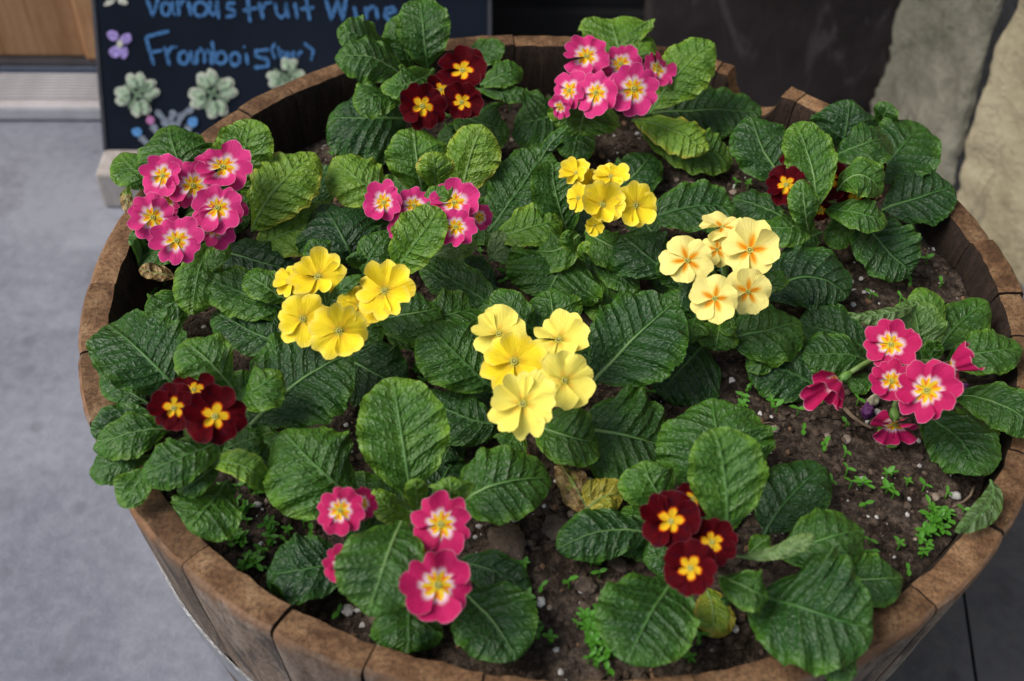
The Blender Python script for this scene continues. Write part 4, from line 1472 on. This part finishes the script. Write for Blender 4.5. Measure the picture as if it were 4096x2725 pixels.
plant('cream yellow primrose whose flowers have orange rayed centres', GP, 'F', 330, 480, [
    ('F', (590, 520), (880, 350), (1180, 480), 400, (-1, .4, -.2), .09, dict(smax=.5, decay=.12)),
    ('F', (350, 770), (600, 710), (860, 650), 410, (0, 1.2, 1), .34),
    ('F', (600, 430), (670, 370), (728, 310), 140, (1, 2, 2), .4),
    ('E', (2070, 790), (1910, 950), (1740, 1150), 470, (-1, -.7, -1.8), .10, dict(smax=.52, point=-.1)),
    ('E', (2000, 620), (1965, 700), (1970, 795), 205, (1, 1.6, 1), .4),
    ('E', (2160, 640), (2140, 750), (2125, 855), 235, (0, .6, 0), .45),
    ('E', (2010, 640), (1960, 500), (1990, 365), 165, (1, 2, 3), .18),
    ('E', (1830, 340), (1640, 190), (1500, 60), 350, (0, 1, 1), .16, dict(decay=.30)),
    ('E', (1910, 430), (1820, 330), (1755, 225), 140, (0, 1, 2), .22, dict(decay=.3)),
    ('E', (1920, 630), (1850, 540), (1740, 490), 165, (0, .5, 0), .3),
    ('E', (2240, 640), (2200, 690), (2260, 700), 90, (1, 1.6, 1.6), .45),
    ('F', (640, 880), (600, 930), (480, 950), 110, (-.6, -.2, -.6), .35),
    ('F', (330, 330), (250, 250), (60, 330), 200, (-1.5, -1, -1), .2),
], [
    ('E', 1935, 240, 360, 4.9, dict(ay=.15, ax=-.1)),
    ('F', 512, 170, 405, 5.8),
    ('F', 275, 497, 330, 5.2),
    ('F', 500, 450, 320, 4.6, dict(ax=.15)),
    ('F', 290, 165, 230, 4.4, dict(ay=.1)),
    ('C', 325, 1530, 330, 5.0, dict(ay=1.5)),
], 'cream', notch=.06)

plant('bright yellow primrose with six notched flowers left of the centre', GP, 'D', 1720, 640, [
    ('D', (1500, 620), (1200, 480), (862, 360), 300, (0, 1, 1), .4),
    ('D', (1440, 510), (1290, 420), (1152, 330), 195, (1, 2, 2), .44),
    ('D', (1480, 840), (1200, 720), (940, 580), 280, (-1, -.2, -.8), .22),
    ('D', (1790, 880), (2000, 990), (2250, 1110), 400, (-2, -1.2, -1.8), .17, dict(smax=.5)),
    ('E', (-150, 630), (70, 600), (272, 560), 330, (-.5, .7, .2), .34),
    ('E', (140, 650), (330, 600), (525, 560), 270, (-1, -.3, -.8), .4),
    ('E', (-100, 730), (60, 770), (235, 730), 140, (-1.4, -.8, -1.4), .45),
    ('D', (1715, 530), (1800, 420), (1930, 335), 75, (4, 5.6, 6.2), .35, dict(cup=-.4)),
    ('D', (1650, 860), (1500, 900), (1380, 1000), 230, (-2, -1.6, -1.6), .2),
    ('D', (1900, 300), (1900, 240), (1890, 180), 120, (1.5, 3, 3.5), .35),
], [
    ('D', 1635, 350, 390, 5.4, dict(ay=.1)),
    ('D', 1465, 375, 270, 4.4, dict(ax=-.7)),
    ('D', 2085, 445, 400, 5.6),
    ('D', 1920, 545, 320, 4.6),
    ('D', 1535, 635, 375, 5.0, dict(ax=-.1)),
    ('D', 1780, 715, 400, 5.8, dict(ay=-.05)),
], 'yellow', npet=5, notch=.17, cup=.28)

plant('pale yellow primrose with the largest flowers, in the middle of the barrel', GP, 'E', 900, 1060, [
    ('E', (1300, 1060), (1560, 780), (1850, 520), 540, (0, 2.5, 4), .20, dict(smax=.52, point=.1, cup=-.16)),
    ('E', (630, 1110), (400, 890), (190, 675), 420, (0, 2, 2.5), .34),
    ('E', (670, 1340), (420, 1290), (110, 1120), 330, (-1, -.3, -.8), .24),
    ('E', (900, 1340), (1120, 1420), (1335, 1470), 345, (0, 1.2, .2), .4),
    ('E', (1180, 1370), (1530, 1420), (1850, 1510), 620, (-1, -.2, -1.4), .28, dict(smax=.5)),
    ('E', (1060, 780), (1030, 590), (1005, 430), 340, (-1, 1, 1.5), .38),
    ('E', (910, 730), (780, 590), (640, 440), 200, (0, 1.5, 2), .35),
    ('E', (660, 570), (440, 420), (140, 240), 250, (-1, 0, 0), .24),
    ('E', (880, 700), (680, 590), (480, 490), 150, (-1, -.4, -.8), .4),
    ('E', (790, 1370), (750, 1450), (700, 1530), 210, (-.5, 0, -.5), .45),
    ('E', (430, 1390), (330, 1500), (295, 1610), 200, (-2.5, -2, -2.5), .2),
    ('E', (650, 430), (500, 310), (330, 210), 220, (-2, -1.4, -1.8), .14),
], [
    ('E', 828, 1205, 480, 6.0, dict(npet=6)),
    ('E', 770, 920, 450, 5.2, dict(kind='yellow', ay=.12)),
    ('E', 1110, 1050, 400, 5.2, dict(ax=.05)),
    ('E', 1070, 775, 420, 4.4, dict(ay=.4)),
    ('E', 665, 735, 370, 3.6, dict(ay=.3)),
], 'lemon', npet=5, notch=.13, cup=.20)

plant('dark red primrose with three blooms spilling its leaves over the barrel rim', GP, 'D', 820, 1400, [
    ('D', (700, 1120), (470, 880), (225, 670), 520, (1, 3, 2), .23, dict(smax=.52, point=-.1)),
    ('D', (1060, 1100), (890, 910), (735, 780), 340, (3, 5, 5), .45),
    ('D', (1120, 1170), (1230, 1090), (1385, 990), 275, (2, 4, 4), .48),
    ('D', (490, 1200), (330, 1100), (190, 970), 210, (.4, .8, .6), .3),
    ('D', (600, 1350), (330, 1335), (135, 1430), 215, (1.5, 2, 1.5), .22),
    ('D', (620, 1390), (400, 1390), (125, 1510), 255, (2, 3.1, 2.2), .4),
    ('G', (500, 50), (270, 95), (100, 150), 215, (1, 1.7, 1), .3),
    ('G', (500, 120), (400, 250), (295, 375), 215, (1.5, 1.6, 1.0), .44),
    ('G', (1020, -60), (720, 55), (430, 180), 280, (2, 3.6, 2.6), .34),
    ('G', (980, 80), (830, 200), (680, 290), 150, (1.5, 2.2, 1.6), .4),
    ('G', (890, 130), (1120, 110), (1300, 280), 175, (1, 3, 1), .66),
    ('G', (1010, 240), (880, 400), (760, 545), 400, (0, 1.3, 1), .4),
    ('G', (1000, 0), (1180, 40), (1315, 100), 190, (0, 1, .5), .34),
    ('D', (1030, 1500), (1150, 1450), (1262, 1430), 185, (1, 2, 1.5), .35),
    ('D', (1180, 1350), (1530, 1040), (1870, 860), 590, (0, 2, 3), .22, dict(smax=.52)),
    ('G', (960, 230), (1010, 260), (1090, 270), 120, (-.5, 0, -.4), .4),
    ('D', (1240, 1440), (1330, 1480), (1420, 1560), 170, (-1, -.6, -1.2), .5),
], [
    ('D', 665, 1235, 340, 5.2, dict(ax=-.1)),
    ('D', 942, 1290, 430, 5.8),
    ('D', 800, 1110, 300, 4.4, dict(ay=.2)),
], 'red', notch=.10)

plant('magenta primrose with drooping side blooms in bare soil at the wall side', GP, 'F', 1600, 1010, [
    ('F', (1670, 920), (1650, 720), (1600, 500), 330, (0, 2, 3), .42, dict(pale=.25)),
    ('F', (1640, 530), (1430, 600), (1170, 590), 85, (3, 3.6, 3.6), .4, dict(pale=.6, cup=-.9, point=.5)),
    ('F', (1740, 740), (1720, 580), (1630, 425), 220, (0, 1, 1.5), .48),
    ('F', (1780, 860), (1900, 680), (2105, 520), 280, (-1, 0, .5), .36, dict(point=-.2)),
    ('F', (1800, 930), (2080, 860), (2345, 825), 270, (-1, 1, 1), .38),
    ('F', (1850, 1150), (2180, 1200), (2450, 1410), 260, (0, 2, 1.2), .32),
    ('F', (1630, 1290), (1890, 1410), (2060, 1690), 360, (-1.2, .3, .4), .24),
    ('I', (2130, 210), (2120, 380), (1890, 560), 150, (1, 1.0, .8), .3, dict(pale=.4, point=.6)),
    ('F', (1890, 1220), (2030, 1310), (2195, 1415), 95, (-1, -.4, -.8), .7, dict(decay=.5)),
    ('F', (1790, 1285), (1900, 1330), (2015, 1385), 65, (-1.4, -.9, -1), .66, dict(decay=.3)),
    ('F', (1710, 940), (1740, 860), (1770, 780), 120, (1, 2, 3), .4),
    ('F', (1340, 1000), (1260, 1060), (1200, 1130), 130, (-2, -1.4, -1.8), .34),
    ('F', (1460, 1260), (1440, 1400), (1480, 1540), 120, (-1.5, -1.6, -2), .45),
    ('F', (1320, 860), (1080, 720), (835, 680), 320, (-2, -1.2, -1.6), .17),
    ('F', (1360, 930), (1090, 870), (840, 890), 255, (-1, 0, -.4), .28),
    ('F', (1020, 1130), (770, 990), (480, 930), 360, (-1.6, -.8, -.8), .17, dict(smax=.5)),
    ('F', (800, 960), (700, 900), (560, 870), 200, (-2, -1.6, -1.8), .2),
], [
    ('F', 1460, 805, 350, 4.6),
    ('F', 1465, 1052, 300, 4.0),
    ('F', 1703, 1115, 415, 5.0),
    ('F', 1865, 960, 240, 3.6, dict(ax=1.5, ay=.3, cup=.7)),
    ('F', 1110, 1060, 300, 2.2, dict(ax=-1.5, ay=-1.25, cup=.8)),
    ('F', 1487, 1345, 300, 1.2, dict(ay=-2.0, cup=.8)),
], 'magenta')

plant('magenta primrose with a leaf curling over its blooms at the front rim', GP, 'H', 150, 470, [
    ('G', (1910, 350), (1660, 150), (1400, -120), 590, (0, 2.5, 3), .42, dict(smax=.55)),
    ('G', (2265, 330), (2200, -90), (2140, -480), 520, (1, 3.8, 5), .48, dict(smax=.5, cup=-.08)),
    ('H', (380, 390), (650, 240), (1015, 200), 440, (0, 2, 1), .34, dict(smax=.48, decay=.08)),
    ('H', (330, 400), (340, 285), (335, 185), 255, (3, 4.6, 5), .58, dict(decay=.12)),
    ('H', (120, 420), (110, 300), (95, 200), 140, (2, 4, 5), .62),
    ('G', (2200, 480), (2090, 760), (1975, 1120), 500, (3.2, 4.4, 2.6), .34),
    ('G', (1920, 710), (1580, 810), (1280, 840), 390, (-1.5, -.8, -1.4), .12),
    ('H', (420, 970), (600, 1130), (790, 1420), 500, (-1, .2, -.2), .24, dict(smax=.52)),
    ('H', (60, 990), (60, 1180), (55, 1380), 420, (-1.5, -1.2, -1.6), .28),
    ('H', (370, 760), (620, 820), (880, 980), 240, (-2, -1.3, -1.8), .13),
    ('G', (2290, 430), (2150, 420), (2015, 270), 165, (0, 2, 3), .64, dict(decay=.25)),
    ('G', (1980, 420), (1880, 480), (1790, 560), 260, (-2, -1.8, -2), .3),
    ('G', (1500, 330), (1430, 240), (1340, 150), 230, (-1.6, -1, -1), .4),
], [
    ('G', 1785, 415, 330, 4.6, dict(ax=-.2)),
    ('G', 1930, 370, 230, 4.2, dict(ax=.65)),
    ('H', 275, 510, 420, 4.4),
    ('H', 255, 920, 490, 4.6),
    ('G', 1800, 770, 280, 3.0, dict(ax=-.3)),
    ('H', 180, 715, 350, 3.4),
], 'magenta')

plant('dark red primrose with a tall leaf rising over its blooms at the front rim', GP, 'H', 2040, 760, [
    ('I', (355, 580), (340, 170), (265, -140), 450, (2.4, 5.2, 6.4), .46, dict(smax=.5, cup=-.12, point=.4)),
    ('I', (410, 400), (310, 0), (255, -345), 680, (-.5, 2, 2.6), .33, dict(smax=.52)),
    ('H', (1810, 410), (1700, 240), (1640, 80), 350, (0, 2, 2.5), .44),
    ('H', (1720, 600), (1400, 550), (1055, 680), 300, (-1, .2, -.3), .17),
    ('H', (1850, 880), (1690, 1110), (1530, 1450), 590, (0, 1.7, 1.2), .28, dict(smax=.55, cup=-.2)),
    ('I', (610, 580), (760, 350), (1010, 120), 400, (-1, .2, .6), .12, dict(point=-.1)),
    ('I', (690, 730), (1000, 610), (1290, 540), 390, (0, 2.2, 2), .34),
    ('I', (560, 960), (880, 1080), (1340, 1220), 700, (0, 2.6, 2.6), .22, dict(smax=.55, cup=-.2)),
    ('I', (880, 1300), (1080, 1420), (1230, 1520), 220, (1, 1.2, 1.0), .34),
    ('I', (310, 860), (480, 930), (640, 1010), 250, (2, 3.6, 3), .4),
    ('I', (1040, 880), (1300, 880), (1535, 870), 320, (-.5, 1.2, .9), .3),
    ('H', (2050, 940), (2110, 1090), (2090, 1270), 250, (-2, -1.4, -1.8), .90, dict(decay=.15)),
    ('I', (430, 730), (680, 700), (940, 580), 100, (2, 3.6, 5), .45, dict(pale=.8, smax=.8)),
    ('I', (500, 710), (570, 640), (650, 585), 120, (1, 2, 2), .48),
    ('H', (1900, 760), (1780, 720), (1640, 760), 240, (-1.6, -1, -1.4), .3),
    ('I', (240, 980), (280, 1050), (330, 1130), 220, (-2, -1.6, -2), .3),
], [
    ('H', 1825, 490, 410, 4.8, dict(ay=.1)),
    ('H', 1975, 335, 260, 4.0),
    ('H', 2100, 630, 360, 4.4, dict(ax=.1)),
    ('H', 1955, 805, 395, 5.4),
], 'red', notch=.08)

# lower leaves of the closely planted part, lying on the soil beneath the others
ROOTS = [o for o in COL.objects if o.name.split('.')[0] == 'primrose']
for pi, n, a_lo, a_hi in ((0, 4, 200, 340), (2, 5, 250, 400), (3, 6, 0, 360), (4, 6, 120, 330), (6, 4, 150, 300), (7, 7, 0, 360), (8, 7, 20, 260), (9, 6, -40, 120), (11, 3, 60, 180), (12, 3, 60, 200)):
    rt = ROOTS[pi]
    o3 = np.array(rt.location)
    fr = random.Random(400 + pi)
    for k in range(n):
        a = R_(a_lo + (a_hi - a_lo) * (k + fr.uniform(.2, .8)) / n)
        L = fr.uniform(0.045, 0.068)
        d = np.array([math.cos(a), math.sin(a), 0])
        pts = [o3 + d * (L * f) for f in (0.12, 0.55, 1.0)]
        hs = []
        for p, up_ in zip(pts, (0.004, 0.008, 0.004)):
            p[2] = soil_z(p[0], p[1]) + up_
            hs.append((p[2] - RIM) * 100)
        if math.hypot(pts[2][0], pts[2][1]) > 0.30:
            continue
        wpx = fr.uniform(0.034, 0.048) * F_PX / ((pts[1] - CAM) @ FW) * 0.8
        leaf(rt, o3, '4', proj(pts[0]), proj(pts[1]), proj(pts[2]), wpx, hs, tone=fr.uniform(.12, .42))

# ------------------------------------------------------------------ withered leaves on the soil
def withered(label, reg, b, m_, t, w, h, tone, decay, ruff):
    P = on_soil(px(reg, *m_))
    o = link('withered_leaf', None, loc=P)
    tag(o, label, 'leaf')
    leaf(o, np.array(P), reg, b, m_, t, w, h, tone=tone, decay=decay, ruff=ruff, name='blade', smax=.5)


withered('crumpled yellow withered leaf lying on the soil in the middle front', 'H', (1240, 440), (1360, 330), (1500, 320), 230, (-1.6, -.9, -1.2), .98, .55, 2.2)
withered('brown shrivelled leaf curled up beside the crumpled yellow one', 'H', (1290, 470), (1200, 290), (1075, 110), 190, (-1.8, -.6, -.8), .8, .95, 3.0)
withered('dry brown leaf edge lying on the soil by the left inner staves', 'D', (680, 350), (560, 320), (430, 300), 100, (-1.6, -.8, -.6), .9, 1.0, 2.0)
withered('small curled brown leaf tip hanging at the rim by the pink flowers', 'A', (860, 1250), (850, 1340), (860, 1430), 75, (1.8, 1.4, .6), .8, .9, 2.5)

# ------------------------------------------------------------------ seedlings
SM = []
for k in range(10):
    rg = random.Random(900 + k)
    vs, uv = [], []
    L, wd_ = 1.0, rg.uniform(0.42, 0.56)
    for i in range(6):
        s = i / 5
        hw = wd_ * 0.5 * math.sin(math.pi * min(1, (0.06 + 0.94 * s))) ** 0.7 if s < 1 else 0.0
        for j in range(3):
            v = j - 1
            vs.append((s * L, v * hw, 0.10 * s * (1 - s) * 4 * 0.6 + 0.06 * abs(v)))
    SM.append(mesh('leaf', vs, grid_faces(6, 3)))
    SM[-1].materials.append(MAT['seedling'])
STEM = tube_mesh('seedling', [(0, 0, -0.004), (0.0006, 0, 0.002), (0, 0.0004, 0.0072)], [0.0006, 0.0006, 0.0005], 6)
STEM.materials.append(MAT['seedling'])


def seedling(q, size, label, group, rg):
    P = on_soil(q)
    if math.hypot(P[0], P[1]) > 0.309:
        f = 0.309 / math.hypot(P[0], P[1])
        P = np.array([P[0] * f, P[1] * f, 0])
        P[2] = soil_z(P[0], P[1])
    o = link('seedling', STEM, None, None, (P[0], P[1], P[2]))
    tag(o, label, 'seedling', group)
    hgt = rg.uniform(0.6, 1.2)
    o.scale = (1, 1, hgt)
    n = 2 if rg.random() < 0.7 else 4
    a0 = rg.uniform(0, 6.28)
    for k in range(n):
        c = link('leaf', SM[rg.randrange(10)], None, o, (0, 0, 0.0068 + 0.0003 * k))
        sz = size * rg.uniform(0.8, 1.15) * (0.75 if k > 1 else 1)
        a = a0 + (math.pi * k if k < 2 else math.pi * k + 1.5) + rg.uniform(-0.3, 0.3)
        c.rotation_euler = (rg.uniform(-.25, .25), -rg.uniform(-0.05, 0.5), a)
        c.scale = (sz, sz, sz / hgt)


rg = random.Random(77)
singles = [('F', a, b) for a, b in [(460, 1200), (650, 1220), (990, 1210), (825, 1280), (630, 1425), (860, 1410), (995, 1510), (1150, 1360), (510, 1110), (1310, 500), (1510, 530), (1580, 420), (1690, 265), (1780, 430), (1225, 1215), (860, 1205), (440, 1245), (1535, 350), (2080, 655), (680, 1262)]]
singles += [('I', a, b) for a, b in [(1000, 25), (1140, 60), (1150, 180), (1045, 265), (1175, 270), (1250, 255), (1415, 215), (1455, 190), (1560, 250), (1420, 300), (1465, 330), (1665, 290), (1300, 650), (1500, 680), (1660, 735), (1560, 850), (1275, 400), (1820, 335), (1300, 275), (1310, 720), (100, 1440), (150, 1320), (170, 1280)]]
singles += [('E', a, b) for a, b in [(125, 1010), (170, 1025), (140, 1095), (580, 1470), (690, 345), (680, 300), (700, 410), (640, 470), (1680, 1160), (2290, 1200), (2310, 1250), (2330, 1140), (540, 235), (1575, 1090)]]
singles += [('D', a, b) for a, b in [(370, 590), (410, 610), (1870, 1215), (1830, 1240), (2310, 1015), (2340, 1090), (520, 480), (580, 400), (600, 410), (525, 250), (1950, 1310)]]
singles += [('H', a, b) for a, b in [(835, 800), (1280, 790), (1335, 870), (950, 960), (1130, 940), (930, 1280), (1000, 1320), (900, 1200), (1210, 290), (1480, 360), (1940, 1430), (880, 1090), (420, 25), (300, 190), (860, 1030)]]
singles += [('A', a, b) for a, b in [(2180, 850), (2190, 800), (2150, 900), (2240, 1060)]]
singles += [('B', a, b) for a, b in [(2200, 1235), (1240, 740), (20, 880), (30, 820)]]
singles += [('C', a, b) for a, b in [(410, 1260), (30, 1150), (490, 1270)]]
singles += [('G', a, b) for a, b in [(1440, 590), (1600, 600), (1540, 530), (1420, 660), (1780, 1130), (1175, 290), (1105, 295), (1230, 320), (1290, 330)]]
for (rgn, x, y) in singles:
    nk = nearest(on_soil(px(rgn, x, y)))
    seedling(px(rgn, x, y), rg.uniform(0.0046, 0.0064), 'tiny lone green seedling on soil nearest ' + nk, 'lone seedlings nearest ' + nk, rg)
for (rgn, cx, cy, sx, sy, n, lab, grp) in [
        ('I', 1790, 500, 110, 95, 26, 'tiny seedling in the dense clump below the leaf folded over the rim', 'seedlings in the wall side clump'),
        ('I', 1665, 630, 40, 80, 6, 'tiny seedling in the loose row beside the wall side clump', 'seedlings in the loose row'),
        ('H', 1290, 1230, 110, 130, 36, 'tiny seedling in the green patch beside the front dark red primrose', 'seedlings in the front patch'),
        ('H', 1360, 1400, 70, 80, 14, 'tiny seedling in the green patch beside the front dark red primrose', 'seedlings in the front patch'),
        ('G', 1120, 460, 60, 60, 11, 'tiny seedling in the little clump below the left dark red primrose', 'seedlings below the left primrose'),
        ('G', 1100, 650, 65, 50, 12, 'tiny seedling in the clump nearest the left front staves', 'seedlings by the left front staves'),
        ('G', 1225, 770, 70, 70, 13, 'tiny seedling in the clump touching a broad dark leaf', 'seedlings touching the dark leaf'),
        ('G', 1320, 600, 25, 90, 9, 'tiny seedling in the upright row between two seedling clumps', 'seedlings in the upright row')]:
    for k in range(n):
        q = px(rgn, cx + sx * rg.gauss(0, 0.55), cy + sy * rg.gauss(0, 0.55))
        seedling(q, rg.uniform(0.0045, 0.0068), lab, grp, rg)

for nm, o in PEB:
    nk = nearest(o.location)
    tag(o, 'small ' + nm + ' on soil nearest ' + nk, 'pebble', nm + 's nearest ' + nk)

# spent bloom and dried seed bud on the magenta primrose by the wall
MAT['spent'] = simple('spent_petal', (0.07, 0.012, 0.08), (0.16, 0.04, 0.16), 200, 0.7)
MAT['bud'] = simple('dried_bud', (0.26, 0.25, 0.15), (0.42, 0.40, 0.28), 260, 0.7)
rt = ROOTS[10]
for nm, (bx_, by_), sz_, mt, sq in (('flower_bud', (1342, 1185), 0.0034, 'bud', 1.5), ('spent_flower', (1305, 1255), 0.0036, 'spent', 1.3), ('spent_flower', (1935, 1110), 0.0036, 'spent', 1.3)):
    P = on_soil(px('F', bx_, by_), 0.006)
    lv, lf = lump_verts(sz_, bx_ * 0.1, sq, 3)
    lv = [v * (1 + (0.9 if mt == 'spent' else 0.2) * noise.noise(v * 520)) for v in lv]
    o = link(nm, mesh(nm, lv, lf), MAT[mt], rt, P - np.array(rt.location))
    o['label'] = 'dried pale seed bud' if nm == 'flower_bud' else 'shrivelled purple spent flower'
